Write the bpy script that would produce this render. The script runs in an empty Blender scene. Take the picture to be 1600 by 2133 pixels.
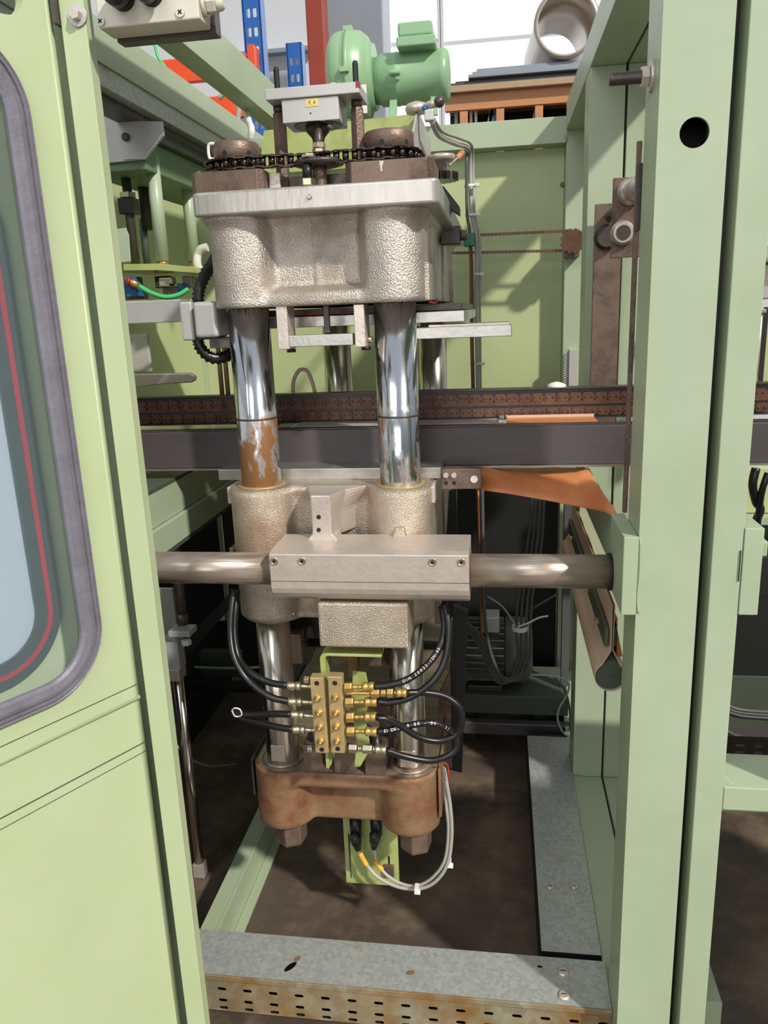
import bpy, bmesh, math, random
from math import sin, cos, pi, radians, sqrt
from mathutils import Vector, Matrix
random.seed(7)
SC = bpy.context.scene
COL = SC.collection

# ------------------------------------------------------------------ camera
CAM_H = 1.5
PITCH, YAW, ROLL, FPX = 0.252328, 0.151573, -0.039511, 1620.0
_cp, _sp, _cy, _sy = cos(PITCH), sin(PITCH), cos(YAW), sin(YAW)
FWD = Vector((-_sy*_cp, _cy*_cp, -_sp))
_R0 = Vector((_cy, _sy, 0)); _U0 = _R0.cross(FWD)
CR = cos(ROLL)*_R0 + sin(ROLL)*_U0
CU = -sin(ROLL)*_R0 + cos(ROLL)*_U0
cam = bpy.data.cameras.new('camera'); camo = bpy.data.objects.new('camera', cam); COL.objects.link(camo)
M = Matrix((CR, CU, -FWD)).transposed().to_4x4(); M.translation = Vector((0, 0, CAM_H)); camo.matrix_world = M
cam.sensor_fit = 'VERTICAL'; cam.sensor_height = 36.0; cam.sensor_width = 27.0
cam.lens = FPX/2133*36.0; cam.clip_start = 0.02; cam.clip_end = 100
SC.camera = camo

# ------------------------------------------------------------------ light
W = bpy.data.worlds.new('hall_daylight'); SC.world = W; W.use_nodes = True
wn = W.node_tree.nodes; wl = W.node_tree.links
bg = wn['Background']; bg.inputs[1].default_value = 0.5
tc = wn.new('ShaderNodeTexCoord'); sx = wn.new('ShaderNodeSeparateXYZ'); rp = wn.new('ShaderNodeValToRGB')
wl.new(tc.outputs['Generated'], sx.inputs[0]); wl.new(sx.outputs['Z'], rp.inputs[0]); wl.new(rp.outputs[0], bg.inputs[0])
rp.color_ramp.elements[0].position = 0.0; rp.color_ramp.elements[0].color = (.40, .43, .46, 1)
rp.color_ramp.elements[1].position = 0.7; rp.color_ramp.elements[1].color = (.93, .98, 1.06, 1)
def lamp(name, kind, loc, target, energy, color=(1, 1, 1), size=1.0, size_y=None):
    l = bpy.data.lights.new(name, kind); l.energy = energy; l.color = color
    if kind == 'AREA':
        l.shape = 'RECTANGLE'; l.size = size; l.size_y = size_y or size
    else:
        l.angle = size
    o = bpy.data.objects.new(name, l); COL.objects.link(o); o.location = loc
    d = Vector(target)-Vector(loc); o.rotation_euler = d.to_track_quat('-Z', 'Y').to_euler()
    return o
lamp('sun', 'SUN', (3.2, -2.9, 4.6), (0, 0, 1.2), 3.5, (1, .95, .86), radians(2.6))
lamp('skylight_lamp', 'AREA', (-1.5, -2.2, 4.2), (-.2, 1.8, 1.0), 45, (.95, .98, 1), 2.5, 1.6)
lamp('hall_window_lamp', 'AREA', (-.3, -3.4, 1.9), (-.3, 1.5, .8), 48, (1, .985, .96), 3.0, 1.8)
vs = SC.view_settings
vs.view_transform = 'Standard'; vs.look = 'None'; vs.gamma = 1; vs.use_curve_mapping = False; vs.exposure = 0.05

# ------------------------------------------------------------------ helpers
def at(px, py, Y=None, X=None, Z=None):
    d = (px-800)*CR-(py-1066.5)*CU+FPX*FWD
    t = Y/d.y if Y is not None else (X/d.x if X is not None else (Z-CAM_H)/d.z)
    return Vector((0, 0, CAM_H))+d*t
def fr(x0, y0, x1, y1, Y, D):
    """front rectangle seen in the photograph at depth Y -> box bounds"""
    xm, ym = (x0+x1)/2, (y0+y1)/2
    return (at(x0, ym, Y).x, at(x1, ym, Y).x, Y, Y+D, at(xm, y1, Y).z, at(xm, y0, Y).z)
def lin(c):
    return tuple(((v/255)/12.92 if v/255 <= .04045 else ((v/255+.055)/1.055)**2.4) for v in c)+(1,)

MATS = {}
def mat(name, rgb, rough=.5, metal=0., var=.12, vscale=6, bump=0., bscale=60, streak=None, rgb2=None, th=.55, tsoft=.12, tscale=5, spec=.5, alpha=1, emit=0, coat=0, stretch=(1, 1, 1), vor=False, zmask=None):
    m = bpy.data.materials.new(name); m.use_nodes = True; N = m.node_tree.nodes; L = m.node_tree.links
    b = N['Principled BSDF']; geo = N.new('ShaderNodeNewGeometry')
    mp = N.new('ShaderNodeMapping'); L.new(geo.outputs['Position'], mp.inputs[0]); mp.inputs['Scale'].default_value = stretch
    n1 = N.new('ShaderNodeTexNoise'); n1.inputs['Scale'].default_value = vscale; n1.inputs['Detail'].default_value = 5; L.new(mp.outputs[0], n1.inputs['Vector'])
    if vor:
        n1 = N.new('ShaderNodeTexVoronoi'); n1.inputs['Scale'].default_value = vscale; L.new(mp.outputs[0], n1.inputs['Vector'])
        sp = N.new('ShaderNodeSeparateColor'); L.new(n1.outputs['Color'], sp.inputs[0]); fac = sp.outputs[0]
    else:
        fac = n1.outputs['Fac']
    c = lin(rgb)
    r = N.new('ShaderNodeMapRange'); r.inputs['From Min'].default_value = .25 if not vor else 0; r.inputs['From Max'].default_value = .75 if not vor else 1
    r.inputs['To Min'].default_value = 1-var; r.inputs['To Max'].default_value = 1+var; L.new(fac, r.inputs['Value'])
    mul = N.new('ShaderNodeVectorMath'); mul.operation = 'SCALE'; mul.inputs[0].default_value = c[:3]; L.new(r.outputs[0], mul.inputs['Scale'])
    out = mul.outputs[0]
    if rgb2:
        n2 = N.new('ShaderNodeTexNoise'); n2.inputs['Scale'].default_value = tscale; n2.inputs['Detail'].default_value = 7; n2.inputs['Roughness'].default_value = .65
        mp2 = N.new('ShaderNodeMapping'); L.new(geo.outputs['Position'], mp2.inputs[0]); mp2.inputs['Scale'].default_value = stretch if zmask is None else (1, 1, .45); mp2.inputs['Location'].default_value = (3.1, 1.7, .4)
        L.new(mp2.outputs[0], n2.inputs['Vector'])
        r2 = N.new('ShaderNodeMapRange'); r2.inputs['From Min'].default_value = th-tsoft; r2.inputs['From Max'].default_value = th+tsoft; L.new(n2.outputs['Fac'], r2.inputs['Value'])
        f2 = r2.outputs[0]
        if zmask:
            s = N.new('ShaderNodeSeparateXYZ'); L.new(geo.outputs['Position'], s.inputs[0])
            ad = N.new('ShaderNodeMath'); ad.operation = 'MULTIPLY_ADD'; L.new(n2.outputs['Fac'], ad.inputs[0]); ad.inputs[1].default_value = zmask[2]; L.new(s.outputs['Z'], ad.inputs[2])
            rz = N.new('ShaderNodeMapRange'); rz.inputs['From Min'].default_value = zmask[0]; rz.inputs['From Max'].default_value = zmask[1]; rz.inputs['To Min'].default_value = 1; rz.inputs['To Max'].default_value = 0; L.new(ad.outputs[0], rz.inputs['Value'])
            mm = N.new('ShaderNodeMath'); mm.operation = 'MULTIPLY'; L.new(f2, mm.inputs[0]); L.new(rz.outputs[0], mm.inputs[1]); f2 = mm.outputs[0]
        mx = N.new('ShaderNodeMix'); mx.data_type = 'RGBA'; L.new(f2, mx.inputs['Factor']); L.new(out, mx.inputs['A']); mx.inputs['B'].default_value = lin(rgb2); out = mx.outputs['Result']
        if metal > .5:
            ma = N.new('ShaderNodeMapRange'); L.new(f2, ma.inputs['Value']); ma.inputs['To Min'].default_value = metal; ma.inputs['To Max'].default_value = .15; L.new(ma.outputs[0], b.inputs['Metallic'])
            ra = N.new('ShaderNodeMapRange'); L.new(f2, ra.inputs['Value']); ra.inputs['To Min'].default_value = rough; ra.inputs['To Max'].default_value = .55; L.new(ra.outputs[0], b.inputs['Roughness'])
    L.new(out, b.inputs['Base Color'])
    if not b.inputs['Metallic'].is_linked: b.inputs['Metallic'].default_value = metal
    if not b.inputs['Roughness'].is_linked: b.inputs['Roughness'].default_value = rough
    b.inputs['Specular IOR Level'].default_value = spec; b.inputs['Coat Weight'].default_value = coat
    if bump:
        nb = N.new('ShaderNodeTexNoise'); nb.inputs['Scale'].default_value = bscale; nb.inputs['Detail'].default_value = 4; L.new(mp.outputs[0], nb.inputs['Vector'])
        bp = N.new('ShaderNodeBump'); bp.inputs['Strength'].default_value = bump; bp.inputs['Distance'].default_value = .004; L.new(nb.outputs['Fac'], bp.inputs['Height']); L.new(bp.outputs[0], b.inputs['Normal'])
    if alpha < 1: b.inputs['Alpha'].default_value = alpha
    if emit:
        b.inputs['Emission Color'].default_value = c; b.inputs['Emission Strength'].default_value = emit
    MATS[name] = m
    return m

G = mat('pale_green_paint', (170, 184, 156), .38, 0, .05, 5, .03, 200, rgb2=(158, 172, 138), th=.6, tscale=3, tsoft=.2)
GB = mat('green_panel_paint', (186, 196, 148), .42, 0, .06, 3, .03, 90, rgb2=(174, 186, 136), th=.6, tscale=2, tsoft=.2)
GD = mat('yellowish_green_door_paint', (184, 196, 158), .40, 0, .03, 4, .03, 60, rgb2=(172, 186, 142), th=.62, tscale=2.5, tsoft=.25)
GL = mat('lime_green_paint', (168, 178, 112), .45, 0, .1, 9, rgb2=(140, 150, 70), th=.62, tscale=14)
GM = mat('mid_green_enamel', (142, 178, 138), .35, 0, .05, 5, .04, 120)
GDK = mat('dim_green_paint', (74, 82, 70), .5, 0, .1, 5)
CAST = mat('cast_steel', (202, 193, 184), .34, .85, .16, 26, .7, 340, rgb2=(140, 122, 102), th=.64, tscale=6, tsoft=.12)
CAST2 = mat('stained_cast_steel', (198, 185, 168), .38, .75, .16, 26, .7, 400, rgb2=(142, 92, 46), th=.62, tscale=7, tsoft=.12)
RUST = mat('rusty_cast_iron', (176, 146, 112), .4, .6, .2, 14, .5, 420, rgb2=(120, 74, 46), th=.5, tscale=9, tsoft=.16)
MILL = mat('milled_pale_steel', (190, 186, 180), .34, .65, .08, 60, .1, 120, stretch=(1, 1, .3))
MACH = mat('machined_steel', (208, 196, 186), .36, .55, .08, 30, .15, 120)
ALU = mat('aluminium_plate', (186, 184, 178), .34, .85, .08, 20, .1, 90, rgb2=(150, 120, 90), th=.7, tscale=12)
BRN = mat('oiled_brown_steel', (124, 104, 92), .45, .5, .12, 18, .25, 220, rgb2=(74, 58, 48), th=.6, tscale=12)
DST = mat('dark_steel', (84, 76, 72), .4, .5, .15, 25, .1, 150)
CHR = mat('chromed_steel', (205, 208, 214), .14, 1, .05, 40, .03, 160, rgb2=(128, 88, 50), th=.5, tscale=16, tsoft=.05, stretch=(1, 1, .12), zmask=(1.372, 1.388, .12))
CHR2 = mat('polished_rod_steel', (196, 190, 178), .2, 1, .1, 30, .05, 120, rgb2=(150, 110, 60), th=.62, tscale=14, tsoft=.1, stretch=(1, 1, .1))
SHF = mat('shaft_steel', (178, 164, 152), .28, .75, .2, 40, .2, 150, rgb2=(130, 106, 80), th=.6, tscale=10, stretch=(.06, 1, 1))
RAIL = mat('black_oxide_rail', (84, 78, 79), .48, .3, .16, 10, .08, 80, stretch=(.25, 1, 1), rgb2=(88, 80, 78), th=.66, tscale=12)
CHN = mat('oily_brown_chain', (104, 72, 56), .36, .35, .35, 30, .1, 100)
MOT = mat('grey_motor_casting', (128, 126, 120), .4, .4, .1, 12, .1, 90)
CARR = mat('carriage_green_with_shade', (104, 132, 98), .5, 0, .06, 5)  # the pale frame green, darkened to paint the shade on the carriage beam
CHB = mat('black_oily_chain', (78, 68, 64), .2, .9, .3, 30)
GALV = mat('galvanised_steel', (178, 181, 178), .42, .4, .14, 130, .12, 90, vor=True, rgb2=(150, 128, 96), th=.68, tscale=4, tsoft=.06)
GALR = mat('rust_streaked_galvanised', (160, 156, 132), .5, .35, .2, 32, .12, 60, vor=True, rgb2=(146, 104, 44), th=.52, tscale=7, tsoft=.14)
BRASS = mat('brass', (200, 164, 98), .34, .7, .12, 30, .05, 150)
BRASD = mat('brass_manifold', (194, 170, 122), .4, .5, .14, 26, .15, 150)
ZINC = mat('zinc_fitting', (196, 186, 160), .3, .9, .1, 30)
RUB = mat('black_rubber', (24, 24, 26), .32, 0, .1, 20)
RUBG = mat('grey_rubber_gasket', (112, 109, 120), .45, 0, .16, 22, .3, 80)
RUBD = mat('dark_grey_gasket', (50, 58, 68), .5, 0, .1, 12)
RED = mat('red_cord', (150, 34, 56), .45)
REDP = mat('red_grease', (180, 50, 36), .5, 0, .3, 40)
BLK = mat('black_plastic', (26, 26, 28), .4)
INK = mat('near_black_shade_and_parts', (24, 25, 24), .6, 0, .2, 4)  # near black for painted interior shade, also for dark parts and holes
BEI = mat('beige_plastic', (206, 202, 188), .45, 0, .03, 10)
GRYP = mat('light_grey_metal', (192, 190, 188), .45, .3, .06, 14, .1, 60)
CABG = mat('grey_cable', (170, 168, 160), .5)
CABD = mat('dark_grey_cable', (84, 84, 84), .5)
CABO = mat('brown_copper_pipe', (140, 88, 52), .4, .5)
HOSEG = mat('green_air_hose', (70, 190, 110), .35)
WHT = mat('white_plastic', (226, 226, 220), .5)
YEL = mat('yellow_heatshrink', (214, 170, 60), .5, 0, .2, 60)
FOIL = mat('orange_release_foil', (214, 146, 88), .42, 0, .12, 8, rgb2=(184, 98, 60), th=.55, tscale=3)
FOIL2 = mat('peach_belt_sheet', (208, 180, 158), .5, 0, .06, 6)
WOOD = mat('orange_brown_wood', (196, 136, 92), .5, 0, .12, 6, stretch=(.3, 1, 3))
PLY = mat('particle_board', (176, 148, 118), .6, 0, .1, 20)
ORG = mat('orange_racking_paint', (232, 84, 34), .4)
BLU = mat('blue_racking_paint', (38, 98, 176), .4)
BRK = mat('red_oxide_paint', (150, 62, 44), .5)
WALL = mat('white_wall_sheet', (205, 208, 214), .7, 0, .03, 1)
GRYW = mat('grey_painted_column', (140, 148, 158), .6, 0, .03, 1)
DUCT = mat('spiral_duct_steel', (190, 178, 166), .35, .6, .08, 14)
FLOOR = mat('oily_concrete', (84, 72, 64), .5, 0, .4, 4, .4, 30, rgb2=(124, 106, 86), th=.56, tscale=5, tsoft=.1)
LABEL = mat('yellow_paper_label', (224, 206, 120), .6)
BLUC = mat('blue_component', (44, 100, 160), .4)
TEAL = mat('green_connector', (20, 120, 96), .4)
PAP = mat('grey_paper', (190, 196, 200), .7)
PANE = mat('bright_window_pane', (250, 252, 255), .3, emit=1.5)
def glass(name, rgb, alpha, rough=.06):
    m = bpy.data.materials.new(name); m.use_nodes = True; b = m.node_tree.nodes['Principled BSDF']
    N = m.node_tree.nodes; L = m.node_tree.links
    n = N.new('ShaderNodeTexNoise'); n.inputs['Scale'].default_value = 2; r = N.new('ShaderNodeMapRange'); L.new(n.outputs['Fac'], r.inputs['Value']); r.inputs['To Min'].default_value = rough; r.inputs['To Max'].default_value = rough+.06; L.new(r.outputs[0], b.inputs['Roughness'])
    b.inputs['Base Color'].default_value = lin(rgb); b.inputs['Alpha'].default_value = alpha; b.inputs['Specular IOR Level'].default_value = .8
    return m
GLS = glass('clear_window_plastic', (190, 215, 215), .06)
GLS2 = glass('blue_reflection_window_plastic', (172, 188, 204), .9, .18)  # bluish reflection on the inner pane painted as a nearly opaque colour

class MB:
    """collects shapes, links them as one mesh object"""
    def __init__(s): s.b = bmesh.new()
    def box(s, x0, x1, y0, y1, z0, z1):
        if x0 > x1: x0, x1 = x1, x0
        if z0 > z1: z0, z1 = z1, z0
        v = [s.b.verts.new(p) for p in ((x0, y0, z0), (x1, y0, z0), (x1, y1, z0), (x0, y1, z0), (x0, y0, z1), (x1, y0, z1), (x1, y1, z1), (x0, y1, z1))]
        for f in ((3, 2, 1, 0), (4, 5, 6, 7), (0, 1, 5, 4), (1, 2, 6, 5), (2, 3, 7, 6), (3, 0, 4, 7)): s.b.faces.new([v[i] for i in f])
        return s
    def obox(s, c, ax, ay, az, hx, hy, hz):
        c = Vector(c); ax, ay, az = Vector(ax).normalized(), Vector(ay).normalized(), Vector(az).normalized()
        v = [s.b.verts.new(c+ax*hx*i+ay*hy*j+az*hz*k) for k in (-1, 1) for j in (-1, 1) for i in (-1, 1)]
        for f in ((0, 2, 3, 1), (4, 5, 7, 6), (0, 1, 5, 4), (2, 6, 7, 3), (0, 4, 6, 2), (1, 3, 7, 5)): s.b.faces.new([v[i] for i in f])
        return s
    def prism(s, pts, d):
        """closed polygon of 3-D points extruded by vector d"""
        d = Vector(d); a = [s.b.verts.new(Vector(p)) for p in pts]; b = [s.b.verts.new(Vector(p)+d) for p in pts]; n = len(a)
        s.b.faces.new(a[::-1]); s.b.faces.new(b)
        for i in range(n): s.b.faces.new([a[i], a[(i+1) % n], b[(i+1) % n], b[i]])
        return s
    def rings(s, R, cap=True, smooth=True, closed=True):
        V = [[s.b.verts.new(Vector(p)) for p in r] for r in R]; n = len(V[0])
        for i in range(len(V)-1):
            for j in range(n if closed else n-1):
                f = s.b.faces.new([V[i][j], V[i][(j+1) % n], V[i+1][(j+1) % n], V[i+1][j]]); f.smooth = smooth
        if cap:
            s.b.faces.new(V[0][::-1]); s.b.faces.new(V[-1])
        return s
    def cyl(s, p0, p1, r0, r1=None, n=24, smooth=True, rot=0):
        return s.lathe(p0, p1, [(0, r0), (1, r0 if r1 is None else r1)], n, smooth, rot)
    def lathe(s, p0, p1, prof, n=24, smooth=True, rot=0):
        """prof: (t along p0->p1, radius)"""
        p0, p1 = Vector(p0), Vector(p1); a = (p1-p0); L = a.length; a.normalize()
        u = a.orthogonal().normalized()
        if abs(a.z) > .99: u = Vector((1, 0, 0))
        elif abs(a.x) > .99: u = Vector((0, 0, 1))
        elif abs(a.y) > .99: u = Vector((1, 0, 0))
        w = a.cross(u)
        R = [[p0+a*L*t+(u*cos(2*pi*(j+rot)/n)+w*sin(2*pi*(j+rot)/n))*r for j in range(n)] for t, r in prof]
        return s.rings(R, abs(prof[0][1]-prof[-1][1]) > 1e-9 or prof[0][0] != prof[-1][0], smooth)
    def tube(s, pts, r, n=10, sub=6):
        P = [Vector(p) for p in pts]
        if sub > 1 and len(P) > 2:
            Q = []
            for i in range(len(P)-1):
                a = P[i-1] if i else P[0]*2-P[1]; b, c = P[i], P[i+1]; d = P[i+2] if i+2 < len(P) else P[-1]*2-P[-2]
                for k in range(sub):
                    t = k/sub; Q.append(.5*((2*b)+(c-a)*t+(2*a-5*b+4*c-d)*t*t+(3*b-a-3*c+d)*t**3))
            Q.append(P[-1]); P = Q
        R = []; u = None
        for i, p in enumerate(P):
            t = (P[min(i+1, len(P)-1)]-P[max(i-1, 0)]).normalized()
            if u is None: u = t.orthogonal().normalized()
            u = (u-t*u.dot(t)).normalized(); w = t.cross(u)
            rr = r(i/(len(P)-1), i) if callable(r) else r
            R.append([p+(u*cos(2*pi*j/n)+w*sin(2*pi*j/n))*rr for j in range(n)])
        return s.rings(R)
    def sphere(s, c, r, sz=1):
        m = Matrix.Translation(Vector(c)) @ Matrix.Diagonal((r, r, r*sz, 1))
        g = bmesh.ops.create_uvsphere(s.b, u_segments=20, v_segments=12, radius=1, matrix=m)
        for v in g['verts']:
            for f in v.link_faces: f.smooth = True
        return s
    def plate(s, outer, holes, o, u, v, d):
        """flat plate with holes; 2-D loops mapped by origin o and axes u,v, extruded by d"""
        o, u, v, d = Vector(o), Vector(u), Vector(v), Vector(d); b = bmesh.new(); E = []
        for lp in [outer]+holes:
            vs_ = [b.verts.new(o+u*p[0]+v*p[1]) for p in lp]
            for i in range(len(vs_)): E.append(b.edges.new((vs_[i], vs_[(i+1) % len(vs_)])))
        bmesh.ops.triangle_fill(b, use_beauty=True, use_dissolve=False, edges=E)
        g = bmesh.ops.extrude_face_region(b, geom=list(b.faces))
        bmesh.ops.translate(b, verts=[e for e in g['geom'] if isinstance(e, bmesh.types.BMVert)], vec=d)
        bmesh.ops.recalc_face_normals(b, faces=b.faces)
        m = bpy.data.meshes.new('t'); b.to_mesh(m); b.free(); s.b.from_mesh(m); bpy.data.meshes.remove(m)
        return s

ORI = {}
def thing(name, label, cat, loc, group=None):
    o = bpy.data.objects.new(name, None); COL.objects.link(o); o.empty_display_size = .05
    o.location = loc; ORI[o] = Vector(loc); o['label'] = label; o['category'] = cat
    if group: o['group'] = group
    return o
def obj(name, mb, m, parent=None, bevel=0, label=None, cat=None, group=None, kind=None, segs=2):
    me = bpy.data.meshes.new(name); bmesh.ops.recalc_face_normals(mb.b, faces=mb.b.faces)
    if parent is not None: base = ORI[parent]
    else:
        xs = [v.co for v in mb.b.verts]; base = Vector(((min(c.x for c in xs)+max(c.x for c in xs))/2, (min(c.y for c in xs)+max(c.y for c in xs))/2, min(c.z for c in xs)))
    for v in mb.b.verts: v.co -= base
    mb.b.to_mesh(me); mb.b.free(); me.materials.append(m)
    o = bpy.data.objects.new(name, me); COL.objects.link(o)
    if parent is not None: o.parent = parent; ORI[o] = base
    else: o.location = base; ORI[o] = base
    if bevel:
        md = o.modifiers.new('bevel', 'BEVEL'); md.width = bevel; md.segments = segs; md.limit_method = 'ANGLE'; md.angle_limit = radians(35)
    if label: o['label'] = label
    if cat: o['category'] = cat
    if group: o['group'] = group
    if kind: o['kind'] = kind
    return o
def clone(o, parent, offset=(0, 0, 0), rot=None):
    c = o.copy(); COL.objects.link(c); c.parent = parent; c.location = o.location+Vector(offset)
    if rot: c.rotation_euler = rot
    return c
def box1(name, b, m, label, cat, bevel=.0015, group=None, kind=None):
    return obj(name, MB().box(*b), m, None, bevel, label, cat, group, kind)
def rrect(x0, y0, x1, y1, r, n=8):
    P = []
    for cx, cy, a in ((x1-r, y0+r, -pi/2), (x1-r, y1-r, 0), (x0+r, y1-r, pi/2), (x0+r, y0+r, pi)):
        for k in range(n+1): P.append((cx+r*cos(a+pi/2*k/n), cy+r*sin(a+pi/2*k/n)))
    return P
def circ(cx, cy, r, n=24): return [(cx+r*cos(2*pi*k/n), cy+r*sin(2*pi*k/n)) for k in range(n)]
def struct(name, mb, m, bevel=0, parent=None):
    return obj(name, mb, m, parent, bevel, kind='structure')
def sstep(a, b, x):
    t = max(0, min(1, (x-a)/(b-a))); return t*t*(3-2*t)
def hexnut(mb, p0, p1, r, rot=0):
    return mb.lathe(p0, p1, [(0, r*.93), (.12, r), (.88, r), (1, r*.93)], 6, False, rot)
# ================================================================== setting
struct('floor', MB().box(-14, 14, -8, 16, -.1, 0), FLOOR)
WY = 9.0
struct('wall_back', MB().box(-9, 9, WY, WY+.2, 0, 9), WALL)
struct('wall_left', MB().box(-9, -8.8, -6, WY, 0, 6), WALL)
# bright hall windows, panes and frames
def hall_window(n, x0, y0, x1, y1, hb=(), vb=()):
    b = fr(x0, y0, x1, y1, WY, .1)
    w = struct('window_%d' % n, MB().box(b[0], b[1], WY-.02, WY, b[4], b[5]), PANE)
    m = MB(); t = .035
    m.box(b[0]-t, b[1]+t, WY-.07, WY, b[4]-2*t, b[4]); m.box(b[0]-t, b[0], WY-.07, WY, b[4], b[5]); m.box(b[1], b[1]+t, WY-.07, WY, b[4], b[5])
    for y in hb:
        z = at((x0+x1)/2, y, WY).z; m.box(b[0], b[1], WY-.05, WY-.01, z-t/2, z+t/2)
    for x in vb:
        X = at(x, (y0+y1)/2, WY).x; m.box(X-t/2, X+t/2, WY-.05, WY-.01, b[4], b[5])
    obj('window_frame', m, WALL, w)
hall_window(1, 925, -160, 1420, 300, (72,), ())
hall_window(2, 815, -160, 912, 300, (92,), ())
b = fr(675, -150, 800, 400, 7.6, .4)
struct('trim_1', MB().box(b[0], b[1], 7.6, 8.0, 0, 5.2), GRYW, .01)
b = fr(642, -150, 678, 400, 7.0, .25)
struct('trim_2', MB().box(b[0], b[1], 7.0, 7.2, 0, 5.2), BRK, .01)
b = fr(470, 103, 650, 112, 8.9, .05)
struct('trim_3', MB().box(b[0], b[1], 8.88, 9.0, b[4], b[5]), GRYW)

# ---- pallet racking in the hall
def rack_upright(x0, y0, x1, y1, Y, label):
    b = fr(x0, y0, x1, y1, Y, .1); t = thing('racking_upright', label, 'racking', ((b[0]+b[1])/2, Y, 0))
    w = b[1]-b[0]
    zt = at((x0+x1)/2, y0, Y).z; holes = []
    z = 1.9
    while z < zt-.05:
        holes += [rrect(w*.2, z, w*.42, z+.05, .008, 2), rrect(w*.58, z, w*.8, z+.05, .008, 2)]; z += .1
    obj('post_face', MB().plate([(0, 0), (w, 0), (w, zt), (0, zt)], holes, (b[0], Y, 0), (1, 0, 0), (0, 0, 1), (0, .006, 0)), BLU, t)
    obj('side_flange', MB().box(b[1]-.004, b[1]+.006, Y, Y+.09, 0, zt).box(b[0]-.006, b[0]+.004, Y, Y+.09, 0, zt), BLU, t)
    obj('foot_plate', MB().box(b[0]-.03, b[1]+.03, Y-.02, Y+.12, 0, .01), BLU, t)
rack_upright(513, -60, 548, 300, 5.0, 'tall blue perforated racking upright behind the left green top beams')
rack_upright(603, 88, 632, 300, 5.6, 'shorter blue perforated racking upright left of the red column')
for (x0, y0, x1, y1, Y, l) in ((120, 132, 520, 182, 5.02, 'upper orange racking beam seen between the green top beams'), (120, 216, 520, 262, 5.02, 'lower orange racking beam seen low between the green top beams')):
    b = fr(x0, y0, x1, y1, Y, .05); t = thing('racking_beam', l, 'racking', ((b[0]+b[1])/2, Y, b[4]))
    obj('beam', MB().box(b[0], b[1], Y-.05, Y-.002, b[4], b[5]), ORG, t, .004)
b = fr(516, 92, 530, 138, 4.9, .04)
box1('beam_connector', (b[0], b[1], 4.9, 4.998, b[4], b[5]), ORG, 'small orange bracket hooked on the left edge of the blue upright', 'bracket')
# ---- wooden shelf with ducts and folders
SY = 4.3
b = fr(925, 168, 1260, 190, SY, .5)
sh = thing('storage_shelf', 'orange brown wooden shelf unit with a board top behind the green back beam', 'shelf', ((b[0]+b[1])/2, SY, 0))
zt = at(1050, 170, SY).z; zb = at(1050, 192, SY).z
obj('board', MB().box(b[0], b[1]+.3, SY, SY+.6, zt-.03, zt), PLY, sh, .002)
zl = at(1050, 219, SY).z
obj('rail', MB().box(b[0], b[1]+.3, SY+.04, SY+.08, zl, zt-.031), WOOD, sh, .002)
for x in (966, 1042, 1123, 1215):
    X = at(x, 230, SY+.05).x; obj('upright', MB().box(X-.02, X+.02, SY+.045, SY+.09, 0, zl-.001), WOOD, sh, .002)
zs = at(1050, 268, SY).z
obj('lower_board', MB().box(b[0], b[1]+.3, SY+.05, SY+.5, zs-.02, zs), PLY, sh)
obj('back_sheet', MB().box(b[0], b[1]+.3, SY+.5, SY+.51, 0, zt-.031), INK, sh)
k = 0
desc = ['thin grey folder leaning left of the first shelf post', 'white folder upright just right of the first shelf post', 'white folder beside the first shelf post, second one', 'pale grey folder leaning in the middle bay', 'blue white folder upright in the middle bay', 'light blue folder at the right end of the middle bay', 'dark grey folder leaning left of the third shelf post', 'grey folder leaning at the right end of the shelf']
for x, dx, w, h, m in ((949, 0, .014, .13, PAP), (948+32, 0, .012, .12, WHT), (990, 0, .012, .12, WHT), (1008, .05, .02, .16, PAP), (1020, 0, .02, .14, PAP), (1030, 0, .02, .14, BLUC), (1103, .05, .035, .24, GRYW), (1183, .07, .05, .24, GRYW)):
    p = at(x, 262, SY+.2); m_ = MB(); m_.prism([(p.x, SY+.12, zs), (p.x+w, SY+.12, zs), (p.x+w+dx, SY+.12, zs+h), (p.x+dx, SY+.12, zs+h)], (0, .2, 0))
    tt = thing('folder', desc[k], 'folder', (p.x, SY+.15, zs), 'folders standing on the wooden shelf'); k += 1
    obj('cover', m_, m, tt, .001); obj('spine', MB().prism([(p.x-.001, SY+.116, zs), (p.x+w+.001, SY+.116, zs), (p.x+w+dx+.001, SY+.116, zs+h), (p.x+dx-.001, SY+.116, zs+h)], (0, .004, 0)), m, tt)
b = fr(990, 130, 1225, 148, SY+.1, .3)
m_ = MB(); z0 = zt; n = 0
for i, (x0, x1, mt, l) in enumerate(((930, 1225, RAIL, 'dark sheet stack lying on the wooden shelf board'), (975, 1225, GRYW, 'grey sheet stack lying on top of the dark sheets'))):
    X0 = at(x0, 150, SY).x; X1 = at(x1, 150, SY).x; h = (.035, .05)[i]
    t = thing('sheet_stack', l, 'sheets', (X0, SY, z0))
    for q in range(3):
        obj('sheet', MB().box(X0+.02*q, X1-.01*q, SY+.02+.02*q, SY+.5, z0+h/3*q+.0005, z0+h/3*(q+1)-.002), mt, t, .001)
    z0 += h
c = at(1180, 68, SY+.05); R_ = .150
c.z = z0+R_+.012
dv = Vector((-.06, 1, -.0)).normalized()
t = thing('ventilation_duct', 'large open ended spiral steel duct lying on the shelf', 'duct', (c.x, c.y, z0))
obj('duct_wall', MB().lathe(c, c+dv*.62, [(0, R_), (1, R_), (1, R_-.008), (0, R_-.008), (0, R_)], 40), DUCT, t)
obj('rim', MB().lathe(c-dv*.012, c+dv*.006, [(0, R_-.012), (0, R_+.008), (1, R_+.008), (1, R_-.012), (0, R_-.012)], 40), DUCT, t)

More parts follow.
